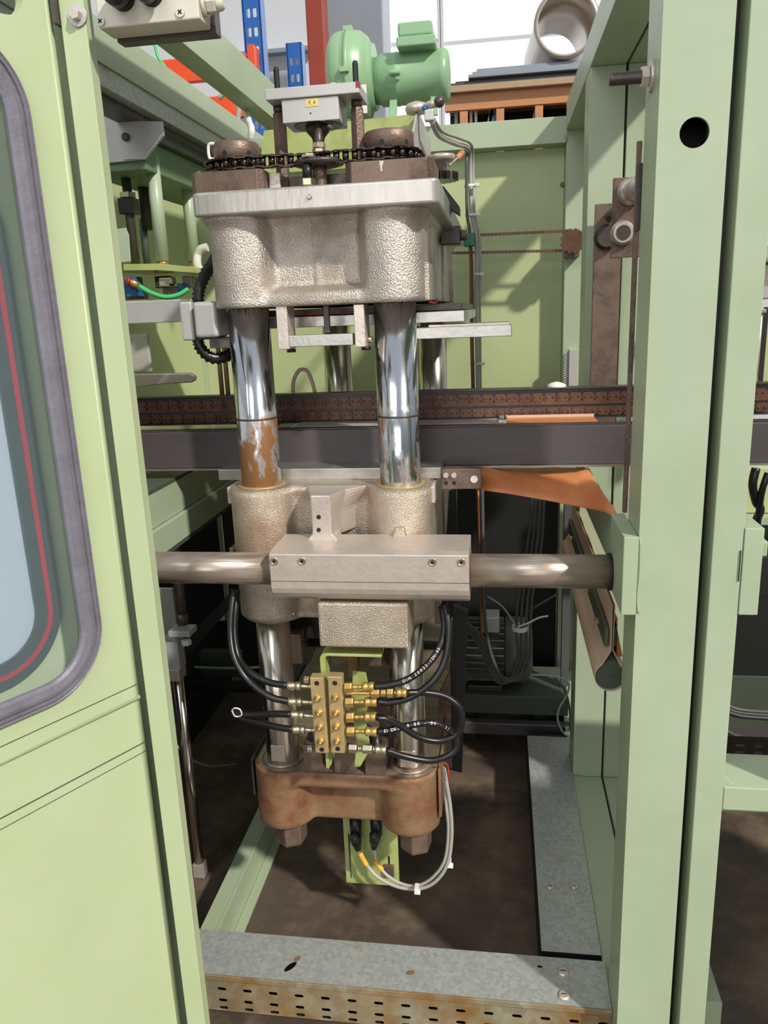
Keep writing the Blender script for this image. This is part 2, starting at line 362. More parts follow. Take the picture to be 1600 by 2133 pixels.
# ================================================================== green frame
def pbox(Y0, Y1, X0, X1, Z0, Z1): return MB().box(X0, X1, Y0, Y1, Z0, Z1)
FX0, FX1 = .224, .320      # right frame of this bay
BX0, BX1 = .338, .384      # neighbouring bay
# front post with a round hole through its front face
fp = thing('frame_post', 'wide pale green front post with a round hole near its top', 'post', ((FX0+FX1)/2, 1.3, 0))
hz = at(1447, 276, 1.25)
obj('front_face', MB().plate([(FX0, 0), (FX1, 0), (FX1, 2.3), (FX0, 2.3)], [circ(hz.x, hz.z, .0205)], (0, 1.25, 0), (1, 0, 0), (0, 0, 1), (0, .006, 0)), G, fp)
obj('side_walls', MB().box(FX0, FX0+.006, 1.2561, 1.362, 0, 2.3).box(FX1-.006, FX1, 1.2561, 1.362, 0, 2.3), G, fp, .0012)
obj('rear_face', MB().box(FX0+.0061, FX1-.0061, 1.356, 1.362, 0, 2.3), INK, fp)
fq = thing('frame_post', 'narrow pale green front post right of the black gap', 'post', ((BX0+BX1)/2, 1.3, 0))
obj('post_tube', MB().box(BX0, BX1, 1.25, 1.362, 0, 2.3), G, fq, .0015)
obj('cross_beam', MB().box(BX1+.0005, 1.5, 1.25, 1.36, at(1560, 1690, 1.25).z, at(1560, 1642, 1.25).z), G, fq, .002)
obj('door_seal', MB().box(FX1+.001, BX0-.001, 1.30, 1.31, .1, 2.3), RUB, fq)
g = MB(); g.prism([(BX1, 1.252, at(1500, 1642, 1.25).z), (BX1+.02, 1.252, at(1500, 1642, 1.25).z), (BX1, 1.252, at(1500, 1642, 1.25).z+.02)], (0, .02, 0))
obj('corner_fillet', g, G, fq)
# side beams carrying the shaft (run in depth)
z0, z1 = at(1310, 1280, 1.25).z, at(1310, 1118, 1.25).z
sb = thing('shaft_beam', 'pale green depth beam that holds the right end of the round shaft', 'beam', (.21, 1.7, z0))
obj('beam_front', MB().box(.200, FX0-.0005, 1.247, 1.40, z0, z1), G, sb, .0015)
obj('beam_web', MB().box(.213, .2235, 1.4005, 2.14, z0+.01, z1-.03), G, sb, .001)
obj('weld_bead', MB().tube([(FX0+.002, 1.2485, z1-.004), (FX0+.003, 1.2485, z1-.06), (FX0+.001, 1.2485, z0+.03), (FX0+.004, 1.2485, z0+.003)], .0012, 6), G, sb)
sb2 = thing('bearing_bracket', 'green welded bracket with a long slot on the right post', 'bracket', (.4, 1.3, z0))
obj('bracket_body', MB().box(BX1+.0005, BX1+.030, 1.248, 1.42, at(1530, 1280, 1.25).z, at(1530, 1100, 1.25).z), G, sb2, .0015)
obj('slot', MB().box(BX1-.004, BX1-.0028, 1.2475, 1.2495, at(1530, 1210, 1.25).z, at(1530, 1146, 1.25).z), INK, sb2)
obj('bush', MB().cyl((BX1+.031, 1.37, at(1570, 1200, 1.3).z), (BX1+.046, 1.37, at(1570, 1200, 1.3).z), .03), BRASS, sb2)
# rear posts on floor beams
zr = .108
for n_, (x0, x1, l) in enumerate(((.222, .306, 'green rear post left of the dark slit'), (.312, .50, 'green rear post right of the dark slit'))):
    t = thing('rear_post', l, 'post', ((x0+x1)/2, 2.2, zr)); obj('post_tube', MB().box(x0, x1, 2.15, 2.268, zr+.0005, 2.055), G, t, .0015)
    obj('end_weld', MB().tube([(x0+.004, 2.149, zr+.003), (x1-.004, 2.149, zr+.003)], .002, 6, 1), G, t)
for x0, x1, l in ((.222, .306, 'green floor beam running back under the left rear post'), (.312, .45, 'green floor beam running back right of the dark slit')):
    t = thing('floor_beam', l, 'beam', ((x0+x1)/2, 2, 0)); obj('beam', MB().box(x0, x1, 1.3625, 2.9, .012, zr), G, t, .0015); obj('base_strip', MB().box(x0, x1, 1.3625, 2.9, 0, .0115), INK, t)
# top side beam, right
zT = 2.125; zB = 2.03
for x0, x1, l in ((.221, .306, 'green top beam running back on the right side'), (.312, .45, 'green top beam of the next bay beyond the slit')):
    t = thing('top_beam', l, 'beam', ((x0+x1)/2, 2, zB)); obj('beam', MB().box(x0, x1, 1.3625, 2.859, 2.0555, 2.14), G, t, .0015)
    obj('end_plate', MB().box(x0+.001, x1-.001, 2.8592, 2.866, 2.0555, 2.14), G, t)
# back frame
bt = thing('machine_rear', 'pale green rear frame closed by a yellow green sheet behind the press', 'frame', (-.3, 2.86, 0))
zb1 = at(1178, 240, 2.86).z; zb0 = at(1178, 296, 2.86).z
obj('top_member', MB().box(-1.12, .223, 2.868, 2.94, zb0, zb1), G, bt, .002)
obj('right_member', MB().box(.224, .29, 2.868, 2.94, 0, zb1), G, bt, .002)
obj('left_member', MB().box(-1.2, -1.121, 2.868, 2.94, 0, zb1), G, bt, .002)
obj('weld_bead', MB().tube([(.2235, 2.866, zb0+.002), (.2235, 2.866, zb1-.002)], .004, 6, 1), GRYP, bt)
bp = bt
zs_ = .98
obj('panel_sheet', MB().box(-1.12, .223, 2.9405, 2.95, zs_, zb0-.001), GB, bp)
obj('lower_shade_sheet', MB().box(-1.12, .223, 2.9405, 2.95, .0, zs_-.001), INK, bp)  # near-black sheet painting the deep shade of the lower interior
obj('stiffener', MB().box(-.63, -.60, 2.915, 2.9405, zs_, zb0-.002), GB, bp, .004)
obj('bolt_head', MB().cyl((at(1172, 384, 2.93).x, 2.93, at(1172, 384, 2.93).z), (at(1172, 384, 2.93).x, 2.9405, at(1172, 384, 2.93).z), .008, n=6), DST, bp)
# left top beams
def zat(px, py, X): return at(px, py, X=X)
XL = -.80
zl1 = zat(205, 85, XL).z; zl0 = zat(205, 142, XL).z
t = thing('top_beam', 'pale green top beam running back on the far left above the steel rail', 'beam', (XL, 2, zl0)); zl1, zl0 = 2.098, 2.012
obj('beam', MB().box(XL-.08, XL, 1.0, 2.8675, zl0, zl1), G, t, .0015)
obj('end_cap', MB().box(XL-.081, XL+.001, .99, .9995, zl0-.001, zl1+.001), G, t)
t = thing('slide_rail', 'galvanised steel slide rail under the left green top beam', 'rail', (XL, 2, 1.98))
obj('rail_web', MB().box(XL-.05, XL-.004, 1.0, 2.86, 1.97, 2.0115), GALV, t, .001)
obj('rail_flange', MB().box(XL-.09, XL-.03, 1.0, 2.86, 1.955, 1.9695), DST, t, .001)
X2 = -.65
t = thing('top_beam', 'green top beam with dark underside, second from the left', 'beam', (X2, 2, 2.0))
obj('beam', MB().box(X2-.056, X2, 1.3, 2.866, 2.057, 2.155), G, t, .0015)
obj('cap_plate', MB().box(X2-.03, X2+.05, 2.80, 2.866, 2.01, 2.0565), G, t, .001)
# guard side panel, left side of the machine interior, and lower sheet blackened to paint its shade
t = thing('guard_wall', 'green sheet wall at the far left inside the machine', 'wall', (-1.1, 2, 0))
obj('upper_sheet', MB().box(-1.12, -1.11, 1.5, 2.86, 1.0, 1.9), GB, t); obj('lower_shade_sheet', MB().box(-1.119, -1.11, 1.2, 2.86, 0, .999), INK, t)
# left depth beams below the rail
t = thing('depth_beam', 'upper green depth beam with oily weld behind the left guard', 'beam', (-.76, 2, 1.07)); obj('beam', MB().box(-.80, -.725, 1.3, 2.86, 1.072, 1.146), G, t, .0015)
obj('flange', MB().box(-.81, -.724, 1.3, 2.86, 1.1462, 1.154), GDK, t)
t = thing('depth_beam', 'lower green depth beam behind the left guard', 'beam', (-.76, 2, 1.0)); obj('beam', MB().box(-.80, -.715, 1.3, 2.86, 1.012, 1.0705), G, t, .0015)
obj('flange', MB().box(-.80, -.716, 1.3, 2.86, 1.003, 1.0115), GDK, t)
# left floor angle
t = thing('floor_angle', 'green angle bar on the floor running back at the left', 'beam', (-.68, 2, 0))
obj('vertical_leg', MB().box(-.668, -.660, 1.43, 2.86, .0, .095), G, t, .001); obj('top_leg', MB().box(-.705, -.6685, 1.43, 2.86, .087, .095), G, t, .001)
obj('floor_leg', MB().box(-.6595, -.635, 1.43, 2.86, .0, .008), G, t, .001)

# ================================================================== galvanised cable trays
def slotted(name_parent, X0, X1, Y, Z0, Z1, rows, pitch, sl=.026, sh_=.0075, off=0., m=GALR, th=.0015):
    hs = []
    for r, z in enumerate(rows):
        x = X0+.02+off+(0 if r % 2 == 0 else .0)
        while x+sl < X1-.004:
            hs.append(rrect(x-X0, z-Z0, x-X0+sl, z-Z0+sh_, sh_*.49, 3)); x += pitch
    return obj('slotted_side', MB().plate([(0, 0), (X1-X0, 0), (X1-X0, Z1-Z0), (0, Z1-Z0)], hs, (X0, Y, Z0), (1, 0, 0), (0, 0, 1), (0, th, 0)), m, name_parent)
ft = thing('cable_tray', 'wide galvanised cable tray with rusty slotted front across the bay', 'cable tray', (-.22, 1.36, 0))
TX0, TX1 = -.80, .223
zt_ = .128
h1 = at(605, 2013, Z=zt_); h2 = at(855, 2026, Z=zt_)
def slot_loop(c, ang, a, b_, n=20): return [(c.x+cos(ang)*a*cos(2*pi*k/n)-sin(ang)*b_*sin(2*pi*k/n), c.y+sin(ang)*a*cos(2*pi*k/n)+cos(ang)*b_*sin(2*pi*k/n)) for k in range(n)]
obj('lid', MB().plate([(TX0, 1.305), (TX1, 1.305), (TX1, 1.425), (TX0, 1.425)], [slot_loop(h1, .95, .017, .0075), slot_loop(at(1125, 2013, Z=zt_), 0, .006, .004)], (0, 0, zt_-.0015), (1, 0, 0), (0, 1, 0), (0, 0, .0015)), GALV, ft, label='lid with an oval rusty hole')
obj('rust_spot', MB().plate(slot_loop(h2, .3, .009, .006), [], (0, 0, zt_), (1, 0, 0), (0, 1, 0), (0, 0, .0006)), RUST, ft)
obj('rust_spot', MB().plate(slot_loop(h1+Vector((.010, .022, 0)), .9, .009, .006), [], (0, 0, zt_), (1, 0, 0), (0, 1, 0), (0, 0, .0006)), RUST, ft)
obj('lid_lip', MB().box(TX0, TX1, 1.300, 1.3046, zt_-.012, zt_+.001), GALR, ft, .001)
slotted(ft, TX0, TX1, 1.3065, .03, .1145, (.084, .054, .034), .0575, .020, .0085)
obj('tray_floor', MB().box(TX0, TX1, 1.308, 1.424, .028, .0295), INK, ft); obj('rear_side', MB().box(TX0, TX1, 1.4225, 1.425, .03, zt_-.002), GALV, ft)
for x, y in ((1173, 2025), (1175, 2074)):
    c = at(x, y, Z=zt_); s_ = obj('slotted_screw', MB().lathe(c+Vector((0, 0, .0003)), c+Vector((0, 0, .005)), [(0, .0125), (.3, .0125), (1, .009)], 20), MACH, ft)
    obj('screw_slot', MB().box(c.x-.006, c.x+.006, c.y-.001, c.y+.001, c.z+.0049, c.z+.0054), INK, s_)
st = thing('cable_tray', 'long galvanised cable tray lid running back along the right floor beam', 'cable tray', (.15, 2, 0))
obj('lid', MB().box(.092, .2215, 1.455, 2.36, .1125, .1145), GALV, st, .0008)
obj('left_side', MB().box(.090, .0915, 1.457, 2.36, .02, .1135), INK, st); obj('end_plate', MB().box(.0925, .221, 1.4535, 1.4545, .085, .1145), INK, st)
obj('end_clip', MB().cyl((.10, 1.452, .098), (.215, 1.452, .098), .006, n=8), RUB, st)
obj('rear_lip', MB().box(.092, .2215, 2.3605, 2.364, .08, .118), INK, st)
for x, y in ((1146, 1847), (1196, 1847)):
    c = at(x, y, Z=.1145); s_ = obj('slotted_screw', MB().lathe(c+Vector((0, 0, .0002)), c+Vector((0, 0, .004)), [(0, .0105), (1, .008)], 18), MACH, st)
    obj('screw_slot', MB().box(c.x-.005, c.x+.005, c.y-.0009, c.y+.0009, c.z+.0039, c.z+.0044), INK, s_)

# ================================================================== left guard door
P0 = Vector((-.598, 1.13, 0)); DR = Vector((.488, .873, 0)).normalized(); DN = Vector((.873, -.488, 0)).normalized()
gd = thing('guard_door', 'yellow green guard door with a rounded rubber sealed window', 'guard door', P0)
win = rrect(-1.2, .955, -.078, 1.86, .085, 10)
hole = rrect(-1.3, 1.897, -.055, 2.3, .03, 6)
obj('door_panel', MB().plate([(-1.25, .05), (-.018, .05), (-.018, 2.28), (-1.25, 2.28)], [win, rrect(-.6, 1.893, -.048, 2.2, .03, 6)], P0, DR, (0, 0, 1), -DN*.018), GD, gd)
def gasket(name, x0, y0, x1, y1, r, w, m, off, parent, th=.012, n=12):
    # ribbed profile swept round the opening
    path = rrect(x0, y0, x1, y1, r, n); C = Vector(((x0+x1)/2, (y0+y1)/2, 0)); R = []
    prof = [(0, 0), (0, .5), (.12, .8), (.4, 1), (.55, .95), (.6, .62), (.66, .62), (.70, .9), (.76, .9), (.80, .62), (.86, .62), (.92, .8), (1, .4), (1, 0)]
    N_ = len(path)
    for i, p in enumerate(path):
        a, c = Vector(path[i-1]), Vector(path[(i+1) % N_]); t = (c-a).normalized(); nn = Vector((t.y, -t.x))
        R.append([P0+DR*(p[0]+nn.x*w*q)+Vector((0, 0, p[1]+nn.y*w*q))+DN*(off+th*h) for q, h in prof])
    R.append(R[0]); mb = MB(); mb.rings(R, False, False); bmesh.ops.remove_doubles(mb.b, verts=mb.b.verts, dist=1e-6)
    return obj(name, mb, m, parent)
gasket('window_gasket', -1.2, .975, -.098, 1.84, .07, .036, RUBG, .0005, gd)
obj('window_sheet', MB().plate(rrect(-1.19, .966, -.088, 1.85, .075, 8), [], P0+DN*-.006, DR, (0, 0, 1), -DN*.003), GLS, gd)
for z, l, h in ((.884, 1, .008),):
    obj('pressed_bead', MB().tube([P0+DR*-.008+Vector((0, 0, z))-DN*.002, P0+DR*-1.2+Vector((0, 0, z))-DN*.002], .0045, 8, 1), GD, gd)
for z, w_ in ((.909, .0006), (.8, .0009), (.783, .0005)):
    obj('seam', MB().obox(P0+DR*-.31+Vector((0, 0, z))+DN*.0002, DR, DN, (0, 0, 1), .3, .0006, w_), GDK, gd)
# hinged edge strip facing forward
obj('rolled_edge', MB().rings([[P0+Vector((0, 0, z))+DR*(-.0178+.020*sin(a))-DN*(.028-.028*cos(a)) for a in [k*pi/2/8 for k in range(9)]]+[P0+Vector((0, 0, z))-DR*.010-DN*.020] for z in (.05, 2.28)], True), GD, gd)
es = thing('edge_post', 'narrow yellow green edge strip with a big washer bolt at its top', 'post', (-.58, 1.15, 0))
SX0, SX1 = -.592, -.556
obj('strip_face', MB().box(SX0, SX1, 1.125, 1.129, 0, 2.28), GD, es, .001)
obj('strip_return', MB().box(SX0+.012, SX1-.006, 1.1295, 1.16, 0, 2.28), GD, es, .001)
obj('rear_channel', MB().box(-.625, -.59, 1.160, 1.19, 0, 2.28), G, es, .001)
c = at(162, 33, 1.1248)
obj('washer', MB().lathe(c-Vector((0, .0005, 0)), c-Vector((0, .003, 0)), [(0, .0145), (1, .0135)], 28), GRYP, es)
hb = MB(); hexnut(hb, c-Vector((0, .0032, 0)), c-Vector((0, .012, 0)), .0082, .2); obj('bolt_head', hb, MACH, es, .0006)
obj('hinge_strap', MB().box(SX0-.006, SX0-.0005, 1.115, 1.135, at(150, 60, 1.14).z, 2.28), DST, es)
# second panel behind the door
g2 = thing('inner_guard_door', 'second green guard door seen through the window, with red corded seal', 'guard door', P0-DN*.1)
obj('door_panel', MB().plate([(-1.25, .4), (.0, .4), (.0, 1.885), (-1.25, 1.885)], [rrect(-1.2, .965, -.100, 1.80, .08, 10)], P0-DN*.1, DR, (0, 0, 1), -DN*.012), G, g2)
_N = DN.copy()
def flatring(name, x0, y0, x1, y1, r, w, m, off, parent, th):
    a = rrect(x0, y0, x1, y1, r, 12); b_ = rrect(x0-w, y0-w, x1+w, y1+w, r+w, 12)
    return obj(name, MB().plate(b_, [a], P0+DN*off, DR, (0, 0, 1), DN*th), m, parent)
flatring('window_gasket', -1.2, .988, -.112, 1.70, .075, .042, RUBD, -.0995, g2, .006)
flatring('red_cord', -1.2, .970, -.0945, 1.72, .09, .008, RED, -.0933, g2, .002)
obj('window_sheet', MB().plate(rrect(-1.21, .975, -.105, 1.76, .07, 8), [], P0+DN*-.107, DR, (0, 0, 1), -DN*.003), GLS2, g2)

# control box with push buttons above the guard edge
bx = fr(203, 0, 395, 50, 1.13, .07)
bx0 = at(205, 62, 1.13); bx1 = at(415, 36, 1.13); zbb = (at(205, 62, 1.13).z+at(400, 38, 1.13).z)/2
cb = thing('control_box', 'beige push button box at the top left with black mushroom buttons', 'control box', (bx0.x, 1.16, zbb))
obj('housing', MB().box(bx0.x, bx1.x, 1.13, 1.176, zbb, zbb+.12), BEI, cb, .0025, segs=3)
obj('base_plate', MB().box(bx0.x+.004, bx1.x+.006, 1.1765, 1.20, zbb-.004, zbb+.12), DST, cb, .001)
for x, y, r in ((257, -4, .0175), (316, -14, .0175)):
    c = at(x, y, 1.13); o = obj('push_button', MB().lathe((c.x, 1.1298, c.z), (c.x, 1.095, c.z), [(0, r*.6), (.4, r*.6), (.42, r), (.85, r), (.97, r*.8), (1, r*.4)], 28), BLK, cb)
    obj('button_collar', MB().lathe((c.x, 1.1297, c.z), (c.x, 1.124, c.z), [(0, r*.95), (1, r*.8)], 24), BLK, o)
for x, y in ((210, 45), (376, 26)):
    c = at(x, y, 1.13); o = obj('corner_screw', MB().cyl((c.x, 1.1298, c.z), (c.x, 1.1275, c.z), .0062), BEI, cb)
    obj('cross_recess', MB().obox((c.x, 1.1275, c.z), (1, 0, 1), (0, 1, 0), (-1, 0, 1), .0034, .0005, .0008).obox((c.x, 1.1275, c.z), (1, 0, 1), (0, 1, 0), (-1, 0, 1), .0008, .0005, .0034), INK, o)
c = at(437, 9, 1.15)
o = obj('cable_gland', MB().cyl((bx1.x+.0005, 1.15, c.z), (bx1.x+.006, 1.15, c.z), .0145), BEI, cb)
mm = MB(); hexnut(mm, (bx1.x+.0062, 1.15, c.z), (bx1.x+.020, 1.15, c.z), .013, .5); mm.lathe((bx1.x+.0202, 1.15, c.z), (bx1.x+.03, 1.15, c.z), [(0, .0105), (.7, .009), (1, .006)], 20); obj('gland_nut', mm, BEI, o, .0008)
# stud with nut and washer on the front post
c = at(1340, 160, 1.31)
sd = thing('stud_bolt', 'long threaded stud with nut and washer sticking left from the front post', 'bolt', (FX0, 1.31, c.z))
obj('washer', MB().cyl((FX0, 1.31, c.z), (FX0-.005, 1.31, c.z), .022), MACH, sd, .0006)
mm = MB(); hexnut(mm, (FX0-.0052, 1.31, c.z), (FX0-.0165, 1.31, c.z), .0155, .3); obj('nut', mm, MACH, sd, .0006)
pr_ = [(0, .0096)]
for k in range(20): pr_ += [((k+.2)/20*.93, .0096), ((k+.6)/20*.93, .0082)]
pr_ += [(.96, .0096), (1, .008)]
obj('threaded_rod', MB().lathe((FX0-.0167, 1.31, c.z), (FX0-.062, 1.31, c.z), pr_, 20), DST, sd)
# ================================================================== press: castings and columns
XLc, XRc, YF, YR = -.479, -.1935, 1.5, 2.33
def sminf(a, b, k):
    h = max(0, min(1, .5+.5*(b-a)/k)); return b*(1-h)+a*h-k*h*(1-h)
def casting(zs, fy, x0, x1, yb, fx=None, nx=72):
    R = []
    for z in zs:
        g = fx(z) if fx else 0; r = [(x1+g, yb, z)]
        r = []
        for i in range(nx+1):
            x = x0-g+(x1-x0+2*g)*i/nx; r.append((x, fy(x0+(x1-x0)*i/nx, z)-g, z))
        r += [(x1+g, yb, z), (x0-g, yb, z)]; R.append(r)
    return MB().rings(R)
def boss(x, r):
    v = 9.
    for xc in (XLc, XRc):
        d = abs(x-xc)
        if d < r: v = min(v, YF-sqrt(r*r-d*d))
    return v
# ---- upper crosshead
RB = .060
ZU0 = 1.516; ZU1 = 1.678; ZU2 = at(650, 385, 1.42).z
ux0, ux1 = XLc-RB+.0015, XRc+RB-.0015
def fyu(x, z):
    pocket = sstep(1.536, 1.556, z)*(1-.0*sstep(1.66, 1.678, z))
    xm = (XLc+XRc)/2; inx = 1-sstep(.085, .1, abs(x-xm))
    w = 1.456+.042*pocket*inx
    w -= .005*math.exp(-((x-xm)/.003)**2)*pocket
    lobe = sminf(w, boss(x, RB), .018) if XLc < x < XRc else boss(x, RB)
    return min(lobe, 1.5)
uc = thing('upper_crosshead', 'rough cast steel upper press crosshead with pale flange on two columns', 'press head', ((XLc+XRc)/2, 1.5, ZU0))
zs = [ZU0, ZU0+.003]+[1.52+i*.006 for i in range(1, 26)]+[ZU1]
obj('cast_body', casting(zs, fyu, ux0, ux1, 2.40, lambda z: -.003 if z < ZU0+.001 else .012*sstep(1.655, 1.68, z)), CAST, uc)
fX0, fX1 = at(397, 420, 1.42).x, at(915, 405, 1.42).x
def fyf(x, z):
    return 1.42
rr = rrect(fX0, 1.42, fX1, 2.42, .016, 6)
obj('flange', MB().prism([(x, y, ZU1-.002) for x, y in rr], (0, 0, ZU2-ZU1+.002)), MILL, uc, .005, segs=3, label='pale milled flange plate with rounded edge')
obj('bolt_head', MB().lathe(at(644, 410, 1.4195), at(644, 410, 1.4195)+Vector((0, -.004, 0)), [(0, .005), (1, .004)]), CAST, uc)
# side pads on the receding right face
for (ya, yb_, za, zb_, t_) in ((1.62, 1.70, ZU0+.001, 1.66, .006), (1.95, 2.05, ZU0+.001, 1.66, .006), (2.25, 2.40, ZU0+.001, 1.60, .010), (1.50, 1.60, ZU0+.001, 1.585, .008)):
    obj('side_rib', MB().box(ux1-.002, ux1+t_, ya, yb_, za, zb_), CAST, uc, .002)
obj('grease_smear', MB().tube([(ux1+.012, 1.62, ZU0+.004), (ux1+.013, 1.58, ZU0-.004), (ux1+.004, 1.54, ZU0-.002)], .0018, 6), REDP, uc)
# ---- guide columns
def column(x, y, label, z0, z1, r=.0402, flat=True, mt=CHR, grp=None):
    t = thing('guide_column', label, 'column', (x, y, z0))
    zc = .905
    obj('column_tube', MB().lathe((x, y, zc), (x, y, z1), [(0, r), (1, r)], 48), mt, t)
    if z0 < zc: obj('lower_section', MB().lathe((x, y, z0), (x, y, zc-.0003), [(0, r*.86), (.03, r*.9), (1, r*.9)], 48), CHR2, t)
    if flat:
        obj('score_ring', MB().lathe((x, y, 1.302), (x, y, 1.306), [(0, r), (.3, r+.0006), (.7, r+.0006), (1, r)], 48), DST, t)
        obj('wrench_flat', MB().box(x-.016, x+.016, y-r*.9-.0006, y-r*.8, z0+.012, z0+.05), MACH, t, .0008)
        obj('base_ring', MB().lathe((x, y, z0+.0004), (x, y, z0+.006), [(0, r*1.16), (.6, r*1.16), (1, r*1.05)], 40), SHF, t)
    return t
ZB = .541
column(XLc, YF, 'thick chromed front left guide column with rust patches above the middle casting', ZB, ZU0-.001)
column(XRc, YF, 'thick chromed front right guide column with a rust band low on it', ZB, ZU0-.001)
column(XLc+.002, YR, 'rear left guide column with dark rust ring, seen between the front ones', .905, ZU0-.001, .040, False, CHR2)
column(XRc+.002, YR, 'rear right guide column with brown rust ring, right of the front ones', .905, ZU0-.001, .040, False, CHR2)
# ---- middle casting
ZM0, ZM1 = .884, 1.167
RM = .065
mx0, mx1 = XLc-RM+.0015, XRc+RM-.0015
xm = (XLc+XRc)/2
def fym(x, z):
    w = 1.498-.010*sstep(1.14, 1.16, z)-.025*(1-sstep(.885, .915, z))
    w -= .03*sstep(1.09, 1.05, z)*0
    return min(sminf(w, boss(x, RM), .022) if XLc < x < XRc else boss(x, RM), 1.5)
mc = thing('middle_crosshead', 'cast middle press crosshead with oily brown stains around the columns', 'press casting', (xm, 1.5, ZM0))
zs = [ZM0, ZM0+.004, ZM0+.012]+[.90+i*.012 for i in range(23)]+[ZM1-.003, ZM1]
obj('cast_body', casting(zs, fym, mx0, mx1, 2.38, lambda z: -.012 if z < ZM0+.001 else (-.005 if z < ZM0+.006 else (-.002 if z > ZM1-.001 else 0))), CAST2, mc)
obj('side_pad', MB().box(mx0-.007, mx0+.004, 1.485, 2.36, 1.13, ZM1-.002), MACH, mc, .002); obj('side_pad', MB().box(mx1-.004, mx1+.006, 1.485, 2.36, 1.13, ZM1-.002), MACH, mc, .002)
for x in (XLc, XRc): obj('column_ring', MB().lathe((x, YF, ZM1+.0002), (x, YF, ZM1+.003), [(0, .049), (.7, .048), (1, .044), (1, .0405)], 40), BRASD, mc)
p0, p1 = at(646, 1037, 1.40), at(690, 1108, 1.40)
rb = MB(); n = 14; R_ = []
for i in range(n+1):
    t_ = i/n; z = p1.z-.018+(ZM1-.0005-p1.z+.018)*t_
    fl = .012*sstep(.16, 0, t_); bk = .020+.022*sstep(.5, 1, t_)
    R_.append([(p0.x-fl, 1.402, z), (p1.x+fl, 1.402, z), (p1.x+bk*.5, 1.455, z), (p1.x+bk*1.6, 1.499, z), (p0.x-bk*.7, 1.499, z)])
ro = obj('front_rib', rb.rings(R_, True, False), MACH, mc, .002)
for y in (1077, 1104):
    c = at(664, y, 1.4015); obj('screw_hole', MB().cyl((c.x, 1.4016, c.z), (c.x, 1.4008, c.z), .0042), INK, ro)
rb = MB(); R_ = []
p0 = at(822, 1100, 1.42); p1 = at(843, 1140, 1.42)
for i in range(9):
    t_ = i/8; z = p1.z-.01+(p0.z-p1.z+.01)*t_; fl = .028*(1-t_)**2
    R_.append([(p0.x-fl*1.4, 1.42, z), (p1.x+fl*.8, 1.42, z), (p1.x+fl*.8, 1.50, z), (p0.x-fl*1.4, 1.50, z)])
obj('gusset', rb.rings(R_, True, False), CAST2, mc, .003)
obj('bolt_head', MB().cyl(at(612, 1283, 1.462), at(612, 1283, 1.462)+Vector((0, 0, .008)), .0035, n=6), ZINC, mc)
# clamp on the shaft
YS = 1.372
cz = at(768, 1200, 1.32).z
a0 = at(562, 1200, 1.32).x; a1 = at(977, 1203, 1.32).x
zt_ = at(768, 1141, 1.35).z; zf = at(768, 1156, 1.322).z; zm = at(768, 1212, 1.322).z; zb_ = at(768, 1251, 1.35).z
cl = thing('shaft_clamp', 'machined clamp housing with four socket screws around the round cross shaft', 'clamp', (xm, 1.36, zb_))
prof = [(1.322, zf), (1.336, zt_-.001), (1.44, zt_), (1.44, zb_), (1.365, zb_)]+[(1.365-.043*sin(a), zb_+.035*(1-cos(a))) for a in (.3, .6, .9, 1.2, 1.5)]+[(1.322, zm)]
obj('clamp_body', MB().prism([(a0, y, z) for y, z in prof], (a1-a0, 0, 0)), MACH, cl, .0015)
obj('joint_line', MB().box(a0-.0004, a1+.0004, 1.3214, 1.324, zm-.001, zm-.0002), DST, cl)
for x in (571, 629, 901, 961):
    c = at(x, 1169 if x < 700 else 1171, 1.322)
    s_ = obj('socket_screw', MB().lathe((c.x, 1.3219, c.z), (c.x, 1.3205, c.z), [(0, .0078), (1, .0074), (1, .0052), (.2, .005)], 20), ZINC, cl)
    hb = MB(); hexnut(hb, (c.x, 1.3214, c.z), (c.x, 1.3204, c.z), .0034); obj('hex_socket', hb, INK, s_)
obj('lower_block', MB().box(at(663, 1300, 1.335).x, at(850, 1300, 1.335).x, 1.335, 1.48, at(755, 1350, 1.335).z, zb_-.0005), CAST2, cl, .004)
sf = thing('cross_shaft', 'thick round steel shaft crossing the whole bay horizontally', 'shaft', (xm, YS, cz-.031))
zsf = (at(1150, 1163, YS-.02).z+at(1150, 1231, YS-.02).z)/2; rs = (at(1150, 1163, YS-.02).z-at(1150, 1231, YS-.02).z)/2
obj('left_section', MB().cyl((-.80, YS, zsf), (a0-.0005, YS, zsf), rs, n=40), SHF, sf)
obj('right_section', MB().cyl((a1+.0005, YS, zsf), (.1995, YS, zsf), rs, n=40), SHF, sf)
obj('end_ring', MB().cyl((.1945, YS, zsf), (.1998, YS, zsf), rs+.003, n=40), INK, sf)
# ---- bottom crosshead
ZC0 = .396; zweb = at(720, 1712, 1.478).z
bc = thing('bottom_crosshead', 'rusty brown cast bottom press crosshead with a recessed middle', 'press casting', (xm, 1.5, ZC0))
RC = .064; cx0, cx1 = XLc-RC+.0015, XRc+RC-.0015
def fyc(x, z):
    lip = sstep(ZB-.046, ZB-.034, z); w = 1.486-.042*lip; return min(sminf(w, boss(x, RC), .02) if XLc < x < XRc else boss(x, RC), 1.5)
zs = [zweb, zweb+.004]+[zweb+.012+i*(ZB-zweb-.014)/16 for i in range(17)]+[ZB]
obj('cast_body', casting(zs, fyc, cx0, cx1, 2.36, lambda z: -.004 if z < zweb+.001 else (-.002 if z > ZB-.001 else 0)), RUST, bc)
for x in (XLc, XRc):
    obj('column_boss', MB().lathe((x, YF, ZC0), (x, YF, zweb+.03), [(0, RC-.010), (.06, RC-.004), (.16, RC-.001), (.6, RC-.0005), (1, RC-.0005)], 40), RUST, bc)
obj('machined_top', MB().prism([(x, y, ZB+.0001) for x, y in rrect(cx0+.004, 1.444, cx1-.004, 2.35, .06, 8)], (0, 0, .0004)), SHF, bc)
